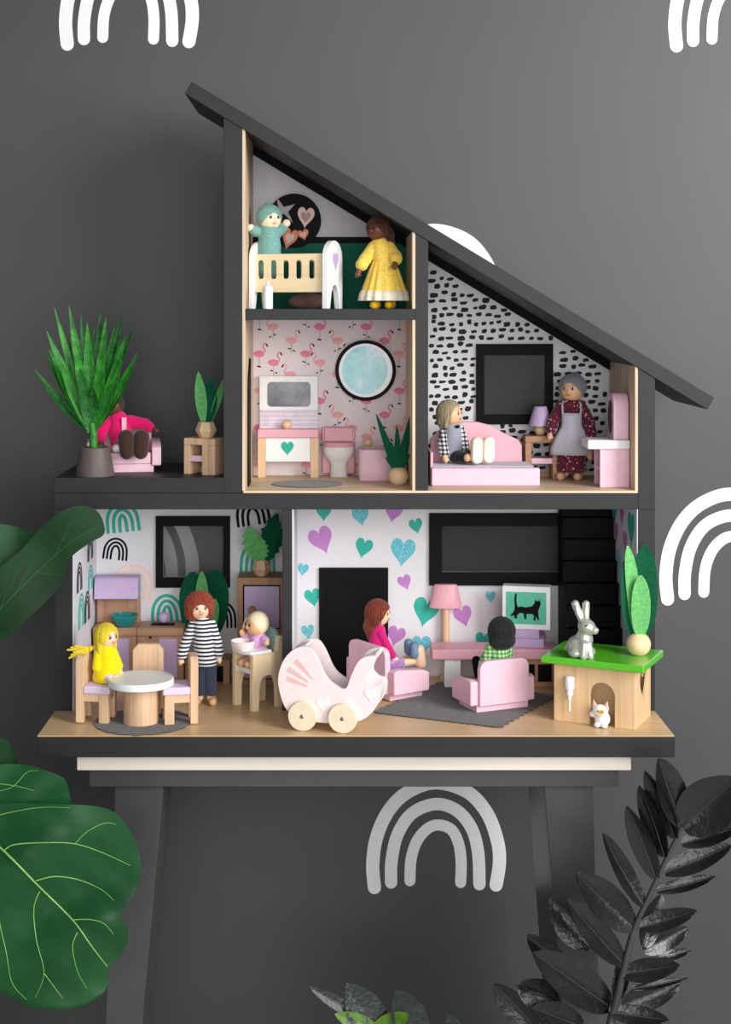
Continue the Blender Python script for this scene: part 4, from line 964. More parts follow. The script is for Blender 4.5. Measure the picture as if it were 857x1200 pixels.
d.part('jeans', felt('denim_navy', (58, 64, 84), 0.25, scale=900), [('c', (-5, 0, 52), (-6, 0, 12), 8.6, 6.6), ('c', (6, 0, 52), (7, 0, 12), 8.6, 6.6)], [('e', (0, 0, 4), (30, 30, 7))])
for x in (-8, 9): d.part('shoe', SK_T, [('c', (x, 2, 5.2), (x+(1 if x > 0 else -1)*1.5, -9, 4.6), 5.4, 4.6)], [('e', (x, 0, -10), (40, 40, 10))])

# --- girl in yellow on the left chair
g = (px(120, -36), -34, GM+42)
d = Doll('doll in bright yellow dress and yellow hair seated at the round table', g, 28, (5, 0, 50), 11.8, 22)
d.body([('c', (3, 0, 42), (2, 0, 8), 6, 8), ('c', (-2, 0, 8), (2, -14, 6), 5, 4), ('c', (6, 0, 8), (10, -14, 6), 5, 4), ('c', (2, -14, 6), (2, -17, 7), 4.2, 4.2), ('c', (10, -14, 6), (10, -17, 7), 4.2, 4.2), ('c', (12, 0, 32), (19, -3, 10), 3.2, 3)]+hand((19, -4, 11), (0.1, -0.5, -0.6), -1))
d.face()
my = hairmat('yellow_yarn', (238, 208, 40), 0.18)
strands(d, my, 70, 16.0, 16.2, 54, 56, 106, 3, 7, off=(0, 2, 2))
d.hair(my, [('e', (0, 2, 2), (15.8, 15.2, 16)), ('c', (-11, 2, -4), (-12, 0, -18), 5, 3.6), ('c', (11, -2, -4), (13, -2, -14), 3.5, 2.5)], [('e', (1, -16, -3), (11, 12, 12.5))])
for k in range(9):
    a = R(158+k*9.0); L = 22+3*(k % 3)
    B().tube(smooth_path([(-6, 3, 40), (-12, 5, 38), (-12+L*math.cos(a), 6+(k % 3)*2-2, 37+L*0.75*math.sin(a))], 3), [2.2]*3+[1.6]*3+[1.1], 7).obj('hair_strand', my, d.t)
B().ell((-13, 5, 38), (3.2, 3.2, 3.6)).obj('hair_tie', my, d.t)
yd = felt('yellow_cotton', (236, 214, 10), 0.05, scale=900, bs=0.3)
d.part('dress', yd, [('c', (4, 0, 38), (4, 0, 26), 8.5, 11), ('c', (4, 0, 26), (4, -2, 6), 12, 16), ('c', (12, -1, 34), (18, -3, 16), 5, 5.4), ('c', (-5, 0, 34), (-9, -6, 18), 5, 5.2)], [('e', (4, 0, -9), (50, 50, 10))])
d.part('sock', dots('red_white_print', (240, 232, 226), [(206, 70, 60), (240, 200, 190), (220, 110, 90)], 420, 0.4), [('c', (-1, -9, 6.6), (2, -16, 6.6), 5.4, 5.2)])
B().ell((11.5, -2, 61), (3.4, 2.4, 2.0)).obj('hair_clip', paint('clip_red', (206, 60, 40), 0.4), d.t)

# --- baby in high chair
g = (-96, 24, GZ+48)
d = Doll('baby doll in lilac polka-dot suit and cream bonnet sitting in the high chair', g, -46, (1, -1, 48), 12.6, -10, SK_T)
d.body([('c', (0, 2, 36), (0, 2, 6), 6, 8), ('c', (-12, -2, 33), (-12, -10, 36), 3.2, 3), ('c', (12, 4, 33), (17, 2, 30), 3.2, 3), ('c', (-5, 0, 6), (-6, -18, 5), 5, 4.5), ('c', (5, 0, 6), (6, -18, 5), 5, 4.5)]+hand((-11.5, -10, 36), (0.2, -0.6, 0.7), 1)+hand((17, 1, 30), (0.7, -0.6, -0.1), 1))
d.face(M_EYEB)
mc = paint('bonnet_cream', (240, 220, 184), 0.6, 0.3)
d.hair(mc, [('e', (0, 2.5, 2), (15, 14.8, 15.2)), ('c', (-12, -7, 6), (-15, -10, -6), 2.4, 1.8)], [('e', (0, -15.5, -4), (11, 12, 12))])
pd = dots('lilac_polka', (206, 150, 208), [(240, 226, 242), (236, 214, 238)], 620, 0.32)
d.part('romper', pd, [('c', (0, 2, 34), (0, 2, 18), 9.5, 12), ('c', (0, 2, 18), (0, 0, 5), 12, 12), ('c', (-9, 0, 33), (-13, -8, 35), 4.6, 4.6), ('c', (9, 3, 33), (15, 2, 31), 4.8, 4.8)])

# --- doll with magenta top, armchair on the left
A1R = 118; ca, sa = math.cos(R(A1R)), math.sin(R(A1R))
g = (px(444, 84), 88, GR+24)
d = Doll('doll with long auburn hair and magenta top sitting in an armchair, feet out', g, A1R-8, (0, 0, 70), 13.5, -36)
d.body([('c', (0, 0, 57), (0, 1, 50), 4.5, 5.5), ('c', (0, 1, 46), (0, 2, 10), 8, 9), ('c', (-10, 0, 46), (-13, -8, 30), 3.6, 3.2), ('c', (-13, -8, 30), (-10, -16, 17), 3.2, 3), ('c', (10, 0, 46), (13, -8, 30), 3.6, 3.2), ('c', (13, -8, 30), (10, -16, 17), 3.2, 3),
        ('c', (-6, 0, 8), (-7, -48, 10), 6, 4.4), ('c', (6, 0, 8), (7, -48, 10), 6, 4.4), ('c', (-9, -52, 7), (-9, -50, 24), 7.4, 7), ('c', (9, -52, 7), (9, -50, 24), 7.4, 7)]+hand((-10, -16, 16), (0.2, -0.8, -0.4), 1)+hand((10, -16, 16), (-0.2, -0.8, -0.4), -1))
d.face()
mh = hairmat('dark_auburn_hair', (128, 50, 26)); strands(d, mh, 80, 16.0, 15.8, 52, 64, 108, 9, 2)
d.hair(mh, [('e', (0, 2, 2), (15.8, 15.2, 15.4)), ('e', (0, 8, -10), (14.5, 9.5, 15)), ('c', (0, 10, -16), (0, 9, -28), 10, 6)], BOBS[:1])
d.part('magenta_top', felt('magenta_cotton', (206, 30, 120), 0.07, scale=900, bs=0.3), [('c', (0, 1, 50), (0, 1, 34), 9.5, 11), ('c', (0, 1, 34), (0, 1, 14), 11, 12.5), ('c', (-9, 0, 48), (-13, -8, 30), 5, 4.8), ('c', (-13, -8, 30), (-10.5, -14, 21), 4.8, 5), ('c', (9, 0, 48), (13, -8, 30), 5, 4.8), ('c', (13, -8, 30), (10.5, -14, 21), 4.8, 5)])
d.part('skirt', dots('lilac_print', (170, 130, 186), [(220, 200, 226), (120, 90, 150)], 500, 0.35), [('c', (-5, 0, 8), (-7, -24, 9), 9, 8), ('c', (5, 0, 8), (7, -24, 9), 9, 8)])
for x in (-9, 9): d.part('shoe_tip', paint('blue_grey_shoe', (110, 140, 170), 0.5), [('c', (x, -45, 20), (x, -44, 29), 6.6, 6)], [('e', (x, -59, 18), (12, 9, 22))])

# --- doll seen from behind, armchair on the right
g = (192, 22, GR+24)
d = Doll('black-haired doll in green checked shirt with its back turned, sitting in an armchair', g, 200, (-2, 2, 62), 13, 10, SK_B)
d.body([('c', (0, 0, 50), (0, 1, 44), 4.5, 5.5), ('c', (0, 1, 42), (0, 2, 10), 8, 9), ('c', (-10, 0, 44), (-15, -6, 22), 3.6, 3), ('c', (10, 0, 44), (17, -4, 22), 3.6, 3), ('c', (-6, 0, 8), (-8, -30, 9), 5.5, 4.2), ('c', (6, 0, 8), (9, -30, 9), 5.5, 4.2)]+hand((-15, -7, 21), (0, -0.6, -0.8), 1)+hand((17, -5, 21), (0, -0.6, -0.8), -1))
d.face(M_EYEB)
mh = hairmat('black_yarn_hair', (12, 12, 14), 0.4); strands(d, mh, 90, 16.8, 16.6, 50, 66, 116, 9, 3)
d.hair(mh, [('e', (0, 2, 2), (16, 15.6, 16)), ('e', (0, 6, -9), (16.2, 11, 11)), ('e', (3, 6, -14), (14, 9, 6))], BOBS)
d.part('checked_shirt', plaid('green_check', (206, 232, 190), (130, 190, 110), (70, 140, 70), 4.6), [('c', (0, 1, 44), (0, 2, 26), 11, 13), ('c', (0, 2, 26), (0, 2, 10), 13, 13.5), ('c', (-11, 0, 43), (-17, -6, 22), 6.5, 6.5), ('c', (11, 0, 43), (18, -4, 24), 6.5, 6.5)])
d.part('black_trousers', felt('black_cotton', (24, 24, 27), 0.2, scale=900), [('c', (-6, 0, 8), (-8, -24, 9), 7.5, 6.5), ('c', (6, 0, 8), (9, -24, 9), 7.5, 6.5)])
for x in (-9, 10): d.part('shoe', M_INK, [('c', (x, -33, 6), (x+(3 if x > 0 else -3), -34, 22), 6.2, 5.6)])

# --- grandmother
g = gnd(669, 561.5, UZ); g = (g[0], 118, UZ)
d = Doll('grey-haired doll in maroon floral dress and pale apron standing in the bedroom', g, -6, (1, -2, 112.5), 14.6, -22, SK_T)
d.body([('c', (0, 0, 101), (0, 0, 94), 5, 6), ('c', (0, 0, 90), (0, 0, 52), 8.5, 9), ('c', (-13, 0, 92), (-22, -5, 74), 4, 3.4), ('c', (-22, -5, 74), (-26, -12, 60), 3.4, 3), ('c', (13, 0, 92), (22, -4, 70), 4, 3.4), ('c', (22, -4, 70), (23, -13, 36), 3.4, 3), ('c', (-6, 0, 50), (-7, 0, 8), 6, 4.5), ('c', (7, 0, 50), (8, 0, 8), 6, 4.5)]+hand((-26.5, -13, 58), (-0.2, -0.5, -1), 1)+hand((23, -14, 34), (0, -0.4, -1), -1))
d.face()
mg = hairmat('silver_hair', (136, 136, 148), 0.22)
strands(d, mg, 80, 15.8, 15.5, 56, 56, 96, 1, 5, off=(0, 2.5, 2.5), rad=0.8)
d.hair(mg, [('e', (0, 2.5, 2.5), (15.6, 15, 15.2)), ('e', (0, 10, 14), (7, 7, 6))], [('e', (0, -16.5, -4), (11.5, 12.5, 13))])
mf = dots('maroon_floral', (92, 34, 52), [(196, 150, 160), (150, 70, 60), (92, 34, 52), (220, 200, 196), (92, 34, 52), (150, 60, 90)], 330, 0.36)
d.part('dress', mf, [('c', (0, 0, 95), (0, 0, 78), 11.5, 13), ('c', (0, 0, 78), (0, 0, 30), 13, 18), ('c', (0, 0, 30), (0, 0, 16), 18, 19), ('c', (-12, 0, 93), (-22, -5, 74), 6.5, 7.4), ('c', (-22, -5, 74), (-25, -11, 64), 7.4, 7.6), ('c', (12, 0, 93), (22, -4, 72), 6.5, 7.4), ('c', (22, -4, 72), (23, -10, 58), 7.4, 8)], [('e', (0, 0, 2), (40, 40, 9))])
ap = B(); vs_ = []; fs_ = []
for i in range(13):
    tt = i/12; z = 84-tt*52; wd = 12.5 if tt < 0.32 else 12.5+17*((tt-0.32)/0.68)**0.8; 
    if tt > 0.85: wd -= (tt-0.85)*22
    for j in range(11):
        u = j/5-1; vs_.append((u*wd, -14-5*tt-3.5+(u*u)*(5+3*tt)+0.5*math.sin(9*u)*tt, z))
for i in range(12):
    for j in range(10): a = i*11+j; fs_.append((a, a+1, a+12, a+11))
ap.add(vs_, fs_); o = ap.obj('apron', felt('pale_grey_cotton', (188, 186, 198), 0.04, scale=900, bs=0.3), d.t, ang=80); md = o.modifiers.new('thick', 'SOLIDIFY'); md.thickness = 0.9*S
for s in (-1, 1): B().tube(smooth_path([(s*11, -15, 83), (s*11, -9, 95), (s*6, 4, 101)], 4), 1.2, 7).obj('apron_strap', MATS['pale_grey_cotton'], d.t)
for x in (-11, 10): d.part('shoe', SK_T, [('c', (x, 1, 5.5), (x-3, -13, 4.8), 6, 5)], [('e', (x, 0, -10), (40, 40, 10))])

# --- grandfather on the bed
g = (px(532, 70), 84, UZ+24)
d = Doll('fair-haired doll in grey vest and checked sleeves sitting on the pink day bed', g, 16, (-3, -1, 60), 13.2, 46, SK_T)
d.body([('c', (-2, 0, 49), (-1, 1, 42), 4.8, 5.5), ('c', (-1, 1, 40), (0, 2, 9), 8, 9), ('c', (-11, 0, 40), (-15, -4, 24), 3.6, 3.2), ('c', (-15, -4, 24), (-14, -10, 10), 3.2, 3), ('c', (10, 0, 40), (13, -4, 24), 3.6, 3.2), ('c', (13, -4, 24), (13, -9, 12), 3.2, 3), ('c', (-3, 0, 8), (8, -30, 9), 6, 5), ('c', (7, 0, 8), (22, -27, 9), 6, 5)]+hand((-14, -10, 9), (0, -0.5, -1), 1)+hand((13, -9, 11), (0.2, -0.5, -1), -1), k=1.6)
d.face()
mh = hairmat('ash_blond_hair', (160, 146, 116), 0.25); strands(d, mh, 80, 15.9, 15.6, 52, 50, 112, 8, 4, off=(0, 3, 2))
d.hair(mh, [('e', (0, 3, 2), (15.6, 14.6, 15.2)), ('e', (0, 8, -9), (14.5, 9, 11)), ('c', (-12, -1, -2), (-13, 1, -14), 4, 3)], [('e', (0, -16, -3.5), (11.5, 13, 14))])
mck = plaid('black_white_check', (232, 232, 232), (120, 120, 124), (30, 30, 32), 5.0)
d.part('checked_shirt', mck, [('c', (-10, 1, 41), (-15, -4, 24), 6, 6), ('c', (-15, -4, 24), (-14.5, -8, 14), 6, 6.2), ('c', (9, 1, 41), (13, -4, 24), 6, 6), ('c', (13, -4, 24), (13, -8, 15), 6, 6), ('c', (-4, 1, 42), (4, 1, 42), 7, 7)])
d.part('grey_vest', felt('grey_vest_cotton', (146, 148, 162), 0.05, scale=900, bs=0.3), [('c', (-1, 0, 40), (-1, 0, 24), 11.5, 12.5), ('c', (-1, 0, 24), (0, 0, 11), 12.5, 13)])
B().ell((1.5, -11.5, 45.5), (3.2, 2.2, 2.0)).obj('bow_tie', M_INK, d.t)
d.part('black_trousers', MATS['black_cotton'], [('c', (-3, 0, 9), (6, -24, 9), 8.5, 7.2), ('c', (7, 0, 9), (19, -21, 9), 8.5, 7.2)])
mso = paint('cream_sole', (240, 230, 208), 0.5, 0.4, 0.02)
for (x, y) in ((17, -36), (33.5, -33)): d.part('shoe', mso, [('c', (x, y, 9), (x+0.6, y+1, 27), 7.4, 7.6)], [('e', (x-3.5, y-14.5, 17), (40, 10, 60))])

# --- doll in yellow dress, attic
g = (px(449, 46), 46, AZ)
d = Doll('brown-skinned doll in yellow dress with lace hem standing in the attic', g, -4, (-7, -2, 95), 12.6, -38, SK_B)
d.body([('c', (-5, 0, 84), (-3, 0, 76), 4.8, 5.6), ('c', (-2, 0, 74), (0, 0, 44), 8, 9), ('c', (-13, 0, 74), (-22, -5, 58), 3.6, 3.2), ('c', (-22, -5, 58), (-28, -10, 46), 3.2, 2.8), ('c', (9, 0, 74), (15, -6, 60), 3.6, 3.2), ('c', (15, -6, 60), (15, -13, 55), 3.2, 2.8), ('c', (-5, 0, 44), (-5, 0, 10), 5.5, 4.5), ('c', (7, 0, 44), (7, 0, 10), 5.5, 4.5)]+hand((-28.5, -10.5, 45), (-0.4, -0.3, -1), 1)+hand((15, -14, 54), (0, -0.6, -0.6), -1))
d.face(M_EYEB, paint('lip_brown', (140, 60, 50), 0.4))
mbh = hairmat('chestnut_hair', (74, 34, 22), 0.35)
strands(d, mbh, 80, 15.4, 15, 56, 48, 100, 2, 6, off=(0, 2, 2.5), rad=0.8)
d.hair(mbh, [('e', (0, 2, 2.5), (15.2, 14.8, 14.6)), ('e', (4, 16, -6), (9.5, 10, 11)), ('e', (6, 18, -16), (7, 8, 8))], [('e', (0, -17, -3.5), (12.5, 13.5, 14))])
yf = dots('yellow_floral', (238, 204, 88), [(250, 228, 140), (228, 180, 52), (238, 204, 88), (248, 220, 120)], 420, 0.38)
d.part('bodice', yf, [('c', (-4, 0, 78), (-2, 0, 62), 10, 11), ('c', (-12, 0, 75), (-21, -4, 60), 6.5, 7.4), ('c', (-21, -4, 60), (-25, -8, 53), 7.4, 7.6), ('c', (8, 0, 75), (15, -5, 63), 6.5, 7.6), ('c', (15, -5, 63), (16, -9, 60), 7.6, 7.8)])
sk = B().lathe([(10, 66), (13, 60), (19, 44), (25, 26), (29, 14), (28, 14), (9, 60)], 96, c=(1, 0, 0), sy=0.72, ripple=lambda a, k: 0.05*math.sin(13*a+1.3*math.sin(3*a))*min(1, k*2))
sk.obj('skirt', yf, d.t, ang=80)
lc = B().lathe([(27.4, 22), (29.6, 14.5), (30.4, 10), (29.6, 10), (26.4, 22)], 96, c=(1, 0, 0), sy=0.72, ripple=lambda a, k: 0.05*math.sin(13*a+1.3*math.sin(3*a))+0.012*math.sin(48*a))
lc.obj('lace_hem', dots('white_lace', (236, 226, 206), [(196, 176, 132), (214, 196, 160)], 520, 0.26), d.t, ang=80)
for x in (-9, 9): d.part('yellow_boot', felt('mustard_boot', (222, 176, 20), 0.06), [('c', (x, 0, 10), (x, 0, 5.5), 6, 6.4), ('c', (x, -1, 5), (x-2, -10, 4.6), 5.6, 4.8)], [('e', (x, 0, -10), (40, 40, 10))])

# --- teal plush in the crib
g = (px(315.5, 68), 69, AZ+az(326)+11)
mt = felt('teal_plush', (118, 166, 160), 0.14, scale=500, bs=0.9)
d = Doll('teal plush doll with pointed cap and cream face standing in the crib', g, 6, (1, -1, 62), 13.6, 22, paint('cream_felt_face', (244, 220, 190), 0.7), 'soft dolls')
d.body([('c', (0, 0, 55), (0, 0, 0), 5, 8), ('c', (-12, 0, 46), (-22, -2, 50), 3, 3), ('c', (10, 0, 46), (19, -3, 54), 3, 3), ('e', (-22.5, -2, 51), (4.8, 4.8, 4.8)), ('e', (21, -4, 57), (4.8, 4.8, 4.8))], nose=True)
d.face(M_EYEB)
d.hair(mt, [('e', (0, 2.5, 3), (16, 15.6, 15.4)), ('c', (0, 4, 11), (-1, 5, 18), 8, 4)], [('e', (0, -15.5, -5), (11, 12, 12))]).name = 'plush_cap'
d.part('plush_suit', mt, [('c', (0, 0, 49), (0, 0, 30), 11.5, 14), ('c', (0, 0, 30), (0, 0, 4), 14, 15), ('c', (-9, 0, 45), (-19, -1, 48.5), 7, 6), ('c', (9, 0, 45), (17, -2, 52), 7, 6)])

# --- doll in hot pink on the terrace
g = (TC[0]-2, TC[1]-2, TZ+24)
d = Doll('brown-skinned doll in hot pink top and dark boots on the terrace armchair', g, 10, (-12, 0, 56), 13, -10, SK_B)
d.body([('c', (-9, 0, 44), (-5, 1, 38), 4.8, 5.5), ('c', (-4, 1, 36), (0, 2, 9), 8, 9), ('c', (12, 0, 36), (28, -3, 32), 3.6, 3.2), ('c', (28, -3, 32), (37, -8, 27), 3.2, 2.8), ('c', (-18, 0, 36), (-26, -4, 24), 3.6, 3.2), ('c', (-26, -4, 24), (-26, -10, 12), 3.2, 2.8), ('c', (-5, 0, 9), (2, -34, 9), 6, 5), ('c', (6, 0, 9), (16, -34, 9), 6, 5)]+hand((37.5, -8.5, 27), (0.8, -0.4, -0.3), -1)+hand((-26, -10, 12), (0, -0.5, -0.8), 1))
d.face(M_EYEB)
d.hair(hairmat('dark_brown_hair', (52, 28, 22), 0.35), [('e', (0, 2.5, 2.5), (15.4, 15, 15)), ('e', (0, 10, 12), (7, 7, 7))], [('e', (0, -16.5, -4), (11.5, 12.5, 13))])
hpk = felt('hot_pink_cotton', (218, 20, 104), 0.08, scale=900, bs=0.3)
d.part('hot_pink_top', hpk, [('c', (-5, 0, 38), (-3, 0, 26), 12, 14), ('c', (-3, 0, 26), (0, 0, 12), 14, 14), ('c', (10, 0, 36), (28, -3, 32), 8, 7.4), ('c', (28, -3, 32), (33, -6, 29), 7.4, 6.6), ('c', (-16, 0, 36), (-26, -4, 24), 8, 7), ('c', (-26, -4, 24), (-26, -8, 17), 7, 6.4)])
rbox('strap', M_PINKD, d.t, -1, 5, -15.5, -13.8, 12, 42, 0.5)
d.part('trousers', hpk, [('c', (-5, 0, 9), (1, -28, 9), 8.4, 7), ('c', (6, 0, 9), (14, -28, 9), 8.4, 7)])
mb_ = felt('brown_boot', (62, 42, 36), 0.15)
for x in (4.5, 21): d.part('boot', mb_, [('c', (x, -42, 2), (x+(1 if x > 10 else -1), -42, 20), 8.6, 9.4)])
d.part('skirt_cuff', M_WHITE, [('c', (-8, -30, 6), (24, -30, 6), 5, 5)])
# ================================================================ ROOM PLANTS IN FRONT OF THE TABLE
M_FIG = leafmat('fig_leaf', (12, 62, 28), (26, 88, 42), 0.4, 14, 0.35, 0.12)
M_FIGD = leafmat('fig_leaf_dark', (8, 38, 16), (20, 62, 26), 0.6, 14, 0.25, 0.12)
M_VEIN = leafmat('fig_vein', (112, 172, 80), (140, 190, 100), 0.45, 40)
M_BARK = paint('fig_bark', (112, 92, 70), 0.8, 0.3, 0.15, 0.5, 60)
FIGX = px(-85, -190)
fig = thing('fiddle_leaf_fig', 'fiddle-leaf fig with large veined green leaves at the left edge', 'potted plant', (FIGX, -190, 0))
def fo(o): return own(o, fig)
fo(B().lathe([(110, 0), (130, 10), (150, 300), (140, 300), (135, 285), (0.01, 285)], 48, c=(FIGX, -190, 0)).obj('pot', paint('fig_pot', (210, 204, 196), 0.6), None))
fo(B().tube(smooth_path([(FIGX, -190, 285), (FIGX-12, -185, 600), (FIGX+6, -180, 850), (FIGX-4, -175, 1080)], 5), [13, 13, 13, 12, 12, 12, 12, 12, 11, 11, 11, 10, 10, 9, 9, 8], 12).obj('trunk', M_BARK, None))
M_VEIND = leafmat('fig_vein_dark', (34, 82, 40), (48, 96, 48), 0.5, 40)
def big_leaf(outline, spine, y0, hfun, mat, veins=(), rings=10, th=0.9, vr=1.5):
    O = smooth_path([(a, v, 0) for a, v in outline], 5, True); SP = smooth_path([(a, v, 0) for a, v in spine], 8)
    def P(a, v, off=0): y = y0+hfun(a, v)+off; return (px(a, y), y, pz(v, y))
    vs = []; fs = []; n = len(O)
    near = [min(SP, key=lambda s_: (s_-o).length) for o in O]
    for layer in (0, th):
        for k in range(rings+1):
            u = k/rings
            for o, s_ in zip(O, near): q = s_.lerp(o, u); vs.append(P(q.x, q.y, layer))
    T = (rings+1)*n
    for k in range(rings):
        for i in range(n):
            j = (i+1) % n; a = k*n+i; b_ = k*n+j
            fs.append((a, b_, b_+n, a+n)); fs.append((T+a, T+a+n, T+b_+n, T+b_))
    for i in range(n):
        j = (i+1) % n; a = rings*n+i; b_ = rings*n+j; fs.append((a, b_, T+b_, T+a))
    lf = fo(B().add(vs, fs).obj('leaf', mat, None, ang=80))
    for vp, r0, r1 in veins:
        pth = smooth_path([(a, v, 0) for a, v in vp], 6); m = len(pth)
        B().tube([P(q.x, q.y, -0.25) for q in pth], [0.78*(r0+(r1-r0)*i/(m-1)) for i in range(m)], 7).obj('vein', M_VEIND if mat is M_FIGD else M_VEIN, lf)
    return lf
# broad lower leaf
c3 = lambda L: [(a/3.53, 860+v/3.53) for a, v in L]
out = c3([(-230, 420), (-150, 330), (0, 290), (150, 288), (280, 292), (400, 300), (480, 330), (550, 420), (582, 530), (565, 650), (503, 740), (530, 820), (510, 900), (450, 968), (443, 1050), (370, 1110), (280, 1138), (200, 1140), (120, 1130), (40, 1088), (-60, 1040), (-180, 900), (-260, 700), (-270, 540)])
h1 = lambda a, v: 10*math.sin((a+v)*0.035)*0.5+0.0012*(a-50)**2*0.35+4*math.sin(v*0.06+a*0.02)+0.7*math.sin(a*0.11-v*0.13)
big_leaf(out, c3([(-180, 330), (0, 470), (160, 630), (300, 770), (380, 880), (440, 958)]), -200, h1, M_FIG,
         [(c3([(-180, 330), (0, 470), (160, 630), (300, 770), (380, 880), (443, 962)]), 1.7, 0.6), (c3([(15, 485), (60, 458), (190, 450), (310, 455), (420, 490), (540, 545)]), 1.0, 0.3), (c3([(310, 455), (360, 405), (430, 370), (480, 374)]), 0.6, 0.25),
          (c3([(150, 607), (230, 590), (330, 605), (420, 645), (472, 690)]), 0.9, 0.3), (c3([(297, 770), (370, 768), (430, 785), (470, 830)]), 0.8, 0.25), (c3([(165, 650), (140, 720), (150, 850), (182, 990), (145, 1092)]), 0.9, 0.3), (c3([(182, 990), (260, 1095)]), 0.6, 0.25),
          (c3([(320, 822), (300, 880), (320, 980), (360, 1055)]), 0.8, 0.25), (c3([(-40, 560), (0, 790), (25, 900), (50, 1030), (110, 1100)]), 0.8, 0.25), (c3([(-120, 380), (0, 335), (160, 305), (290, 306)]), 0.8, 0.25)])
# small leaf just above it, dark leaf behind
big_leaf(c3([(-120, 180), (0, 128), (120, 130), (200, 155), (265, 185), (288, 250), (285, 310), (180, 330), (0, 340), (-110, 300)]), c3([(-100, 230), (60, 215), (200, 235), (270, 270)]), -176, lambda a, v: 4*math.sin(a*0.06+v*0.05)-0.1*(v-910), M_FIG,
         [(c3([(-100, 250), (40, 225), (110, 160), (160, 152)]), 0.7, 0.25), (c3([(-60, 200), (60, 215), (140, 235)]), 0.8, 0.3)])
big_leaf(c3([(-90, 20), (0, 15), (40, 40), (68, 95), (70, 150), (0, 190), (-90, 160)]), c3([(-80, 100), (50, 105)]), -150, lambda a, v: 3*math.sin(a*0.1), M_FIGD)
# upper leaf crossing the house corner, and its darker neighbour
c4 = lambda L: [(a/3.528, 580+v/3.528) for a, v in L]
big_leaf(c4([(0, 300), (90, 225), (150, 155), (200, 110), (260, 65), (340, 44), (402, 68), (430, 120), (428, 165), (370, 200), (290, 265), (255, 370), (180, 450), (100, 525), (0, 610), (-150, 700), (-220, 640), (-120, 430)]), c4([(-160, 620), (0, 470), (150, 320), (300, 190), (410, 130)]), -128, lambda a, v: 0.10*(a-40)*0.5-0.10*(v-660)+3*math.sin(a*0.05-v*0.03), M_FIGD,
         [(c4([(-160, 620), (0, 470), (150, 320), (300, 190), (415, 128)]), 1.0, 0.4), (c4([(60, 412), (130, 290), (240, 110)]), 0.5, 0.2), (c4([(0, 470), (40, 380), (130, 230)]), 0.5, 0.2), (c4([(150, 320), (220, 330), (262, 330)]), 0.5, 0.2), (c4([(225, 255), (290, 120), (330, 60)]), 0.5, 0.2)])
big_leaf(c4([(-160, 160), (-60, 120), (0, 120), (60, 130), (110, 150), (150, 160), (120, 260), (60, 380), (-60, 480), (-170, 400)]), c4([(-150, 300), (0, 250), (120, 190)]), -100, lambda a, v: 3*math.sin(a*0.08), M_FIG)
for a0, v0, y0, tz in ((-30, 990, -200, 700), (-30, 925, -176, 760), (-25, 888, -150, 800), (-45, 755, -128, 920), (-43, 665, -100, 1000)):
    fo(B().tube([(FIGX, -185, tz), (px(a0-20, y0), y0, pz(v0, y0)-8), (px(a0+4, y0), y0+1, pz(v0, y0))], [3, 2.4, 2], 8).obj('petiole', M_VEIN, None))

# black-leaved zz plant on the right
M_ZZ = leafmat('black_zz_leaf', (9, 9, 10), (22, 22, 24), 0.28, 45, 0.6, 0.22)
M_ZZS = paint('zz_stem', (58, 58, 60), 0.45, 0.4, 0.1)
ZY = -150.0; PY = -232.0
zz = thing('zz_plant', 'zz plant with glossy blackish leaves in front of the right table leg', 'potted plant', (px(690, ZY), PY, 0))
def zo(o): return own(o, zz)
zr = px(690, ZY)
zo(B().lathe([(60, 0), (72, 10), (86, 250), (80, 250), (76, 236), (0.01, 236)], 48, c=(zr, PY, 0)).obj('pot', paint('zz_pot', (60, 60, 62), 0.5), None))
c5 = lambda a, v, y=ZY: Vector((px(560+a/2.886, y), y, pz(860+v/2.886, y)))
st_ = [c5(690, 315), c5(640, 420), c5(575, 560), c5(530, 660), c5(500, 770), c5(470, 900), c5(450, 981), c5(432, 1150, ZY-20), Vector((zr+6, PY, 236))]
st_p = smooth_path(st_, 4)
zo(B().tube(st_p, [2.0+3.6*i/(len(st_p)-1) for i in range(len(st_p))], 10).obj('stem', M_ZZS, None))
st2 = [c5(330, 985, ZY+20), c5(345, 1150, ZY-20), Vector((zr-20, PY+6, 236))]
zo(B().tube(smooth_path(st2, 4), [2, 2.2, 2.4, 2.6, 3, 3.4, 3.8, 4, 4.4], 10).obj('stem', M_ZZS, None))
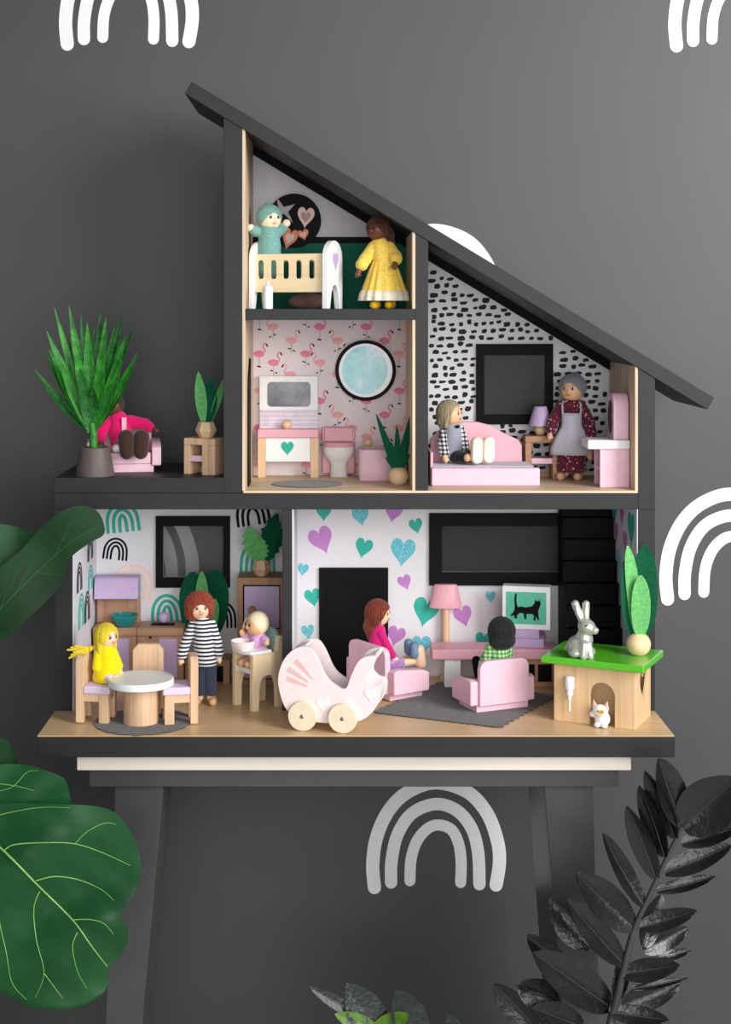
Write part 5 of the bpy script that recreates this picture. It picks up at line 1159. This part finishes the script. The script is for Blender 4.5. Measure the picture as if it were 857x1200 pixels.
ZL = [ # base, tip, width, depth offset of tip, normal tilt
 (692, 305, 612, 82, 112, -14, (0.42, -1, 0.2)), (668, 352, 566, 126, 74, -4, (-0.75, -1, 0.1)), (632, 415, 546, 176, 74, 0, (-0.8, -1, 0.1)), (602, 487, 504, 244, 76, -8, (-0.5, -1, 0.2)),
 (560, 582, 424, 336, 70, -6, (0.5, -1, 0.4)), (524, 655, 334, 472, 116, -16, (0.42, -1, 0.3)), (490, 775, 300, 558, 92, -30, (0.5, -1, 0.25)), (446, 922, 186, 738, 126, -34, (0.42, -1, 0.25)),
 (300, 800, 168, 680, 80, 12, (-0.6, -1, 0.3)), (385, 720, 246, 556, 116, 26, (-0.2, -1, 0.3)), (352, 990, 180, 925, 92, -26, (0.42, -1, 0.3)), (270, 910, 132, 850, 100, 12, (0, -1, 0.2)), (200, 1000, 54, 846, 92, 18, (-0.3, -1, 0.1)),
 (694, 318, 880, 150, 168, -18, (-0.15, -1, 0.15)), (690, 372, 892, 312, 62, -10, (0, -1, 0.6)), (632, 470, 862, 376, 74, -6, (0, -1, 0.7)), (606, 532, 806, 482, 44, -4, (0, -1, 0.75)), (546, 656, 742, 598, 62, -14, (0, -1, 0.55)),
 (562, 735, 716, 656, 66, 16, (0, -1, 0.3)), (562, 720, 622, 542, 72, 24, (0.2, -1, 0.2)), (610, 757, 722, 732, 32, 8, (0, -1, 0.7)), (486, 812, 684, 782, 72, -20, (0, -1, 0.5)), (520, 862, 712, 825, 26, 4, (0, -1, 0.9)), (490, 922, 688, 842, 84, 6, (0, -1, 0.3)), (445, 938, 648, 968, 62, -18, (0, -1, 0.7)), (470, 905, 500, 740, 52, 22, (-0.4, -1, 0.1))]
for (a0, v0, a1, v1, w_, dy, nr) in ZL:
    base = c5(a0, v0); tip = c5(a1, v1, ZY+dy)
    if a1 < 280: base = c5(a0, v0, ZY+10)
    lf = zo(B().blade(base, tip, w_/2.886*0.93*1.04, nr, -3.5, 0.3, 0.9, lambda q: max(0.05, math.sin(math.pi*min(1, 0.05+0.95*q**0.9))**0.62), 14, wavy=0.6).obj('leaf', M_ZZ, None, ang=70))
    d_ = (tip-base).normalized(); N_ = Vector(nr); N_ = (N_-d_*N_.dot(d_)).normalized()
    B().tube([base.lerp(tip, q)+N_*(-3.5*math.sin(math.pi*q)+0.35) for q in (0, 0.2, 0.4, 0.6, 0.8, 0.97)], [0.8, 0.7, 0.6, 0.5, 0.4, 0.2], 6).obj('midrib', M_ZZS, lf)
# low plant whose tips show at the bottom edge
lpz = thing('leafy_plant', 'dark-leaved potted plant with a few lime leaves, only tips at the bottom edge', 'potted plant', (px(450, -60), -60, 0))
lx = px(450, -60)
own(B().lathe([(60, 0), (80, 8), (95, 230), (88, 230), (84, 218), (0.01, 218)], 44, c=(lx, -60, 0)).obj('pot', paint('low_pot', (120, 110, 100), 0.6), None), lpz)
M_LP = leafmat('deep_green_leaf', (22, 28, 28), (40, 50, 48), 0.35, 60); M_LG = leafmat('lime_leaf', (58, 96, 22), (92, 134, 34), 0.4, 60)
for (a0, v0, a1, v1, w_, dy, mm, nr) in ((430, 1196, 362, 1156, 15, 0, M_LP, (0, -1, 0.5)), (452, 1226, 406, 1152, 44, 6, M_LP, (0.4, -1, 0.2)), (496, 1226, 463, 1160, 42, 2, M_LP, (0.4, -1, 0.2)), (545, 1230, 522, 1188, 24, 8, M_LP, (0.2, -1, 0.1)), (446, 1210, 392, 1188, 20, -10, M_LG, (0, -1, 0.6)), (432, 1215, 480, 1188, 24, -12, M_LG, (0, -1, 0.6))):
    yb = -60.0; base = Vector((px(a0, yb), yb, pz(v0, yb))); tip = Vector((px(a1, yb+dy), yb+dy, pz(v1, yb+dy)))
    lf = own(B().blade(base, tip, w_, nr, -2, 0.2, 0.8).obj('leaf', mm, None, ang=70), lpz)
    own(B().tube(smooth_path([base, base.lerp(Vector((lx, yb, 218)), 0.4)+Vector((0, 2, -20)), Vector((lx+(a0-450)*0.3, yb, 218))], 4), 1.8, 7).obj('stem', M_LG, None), lpz)
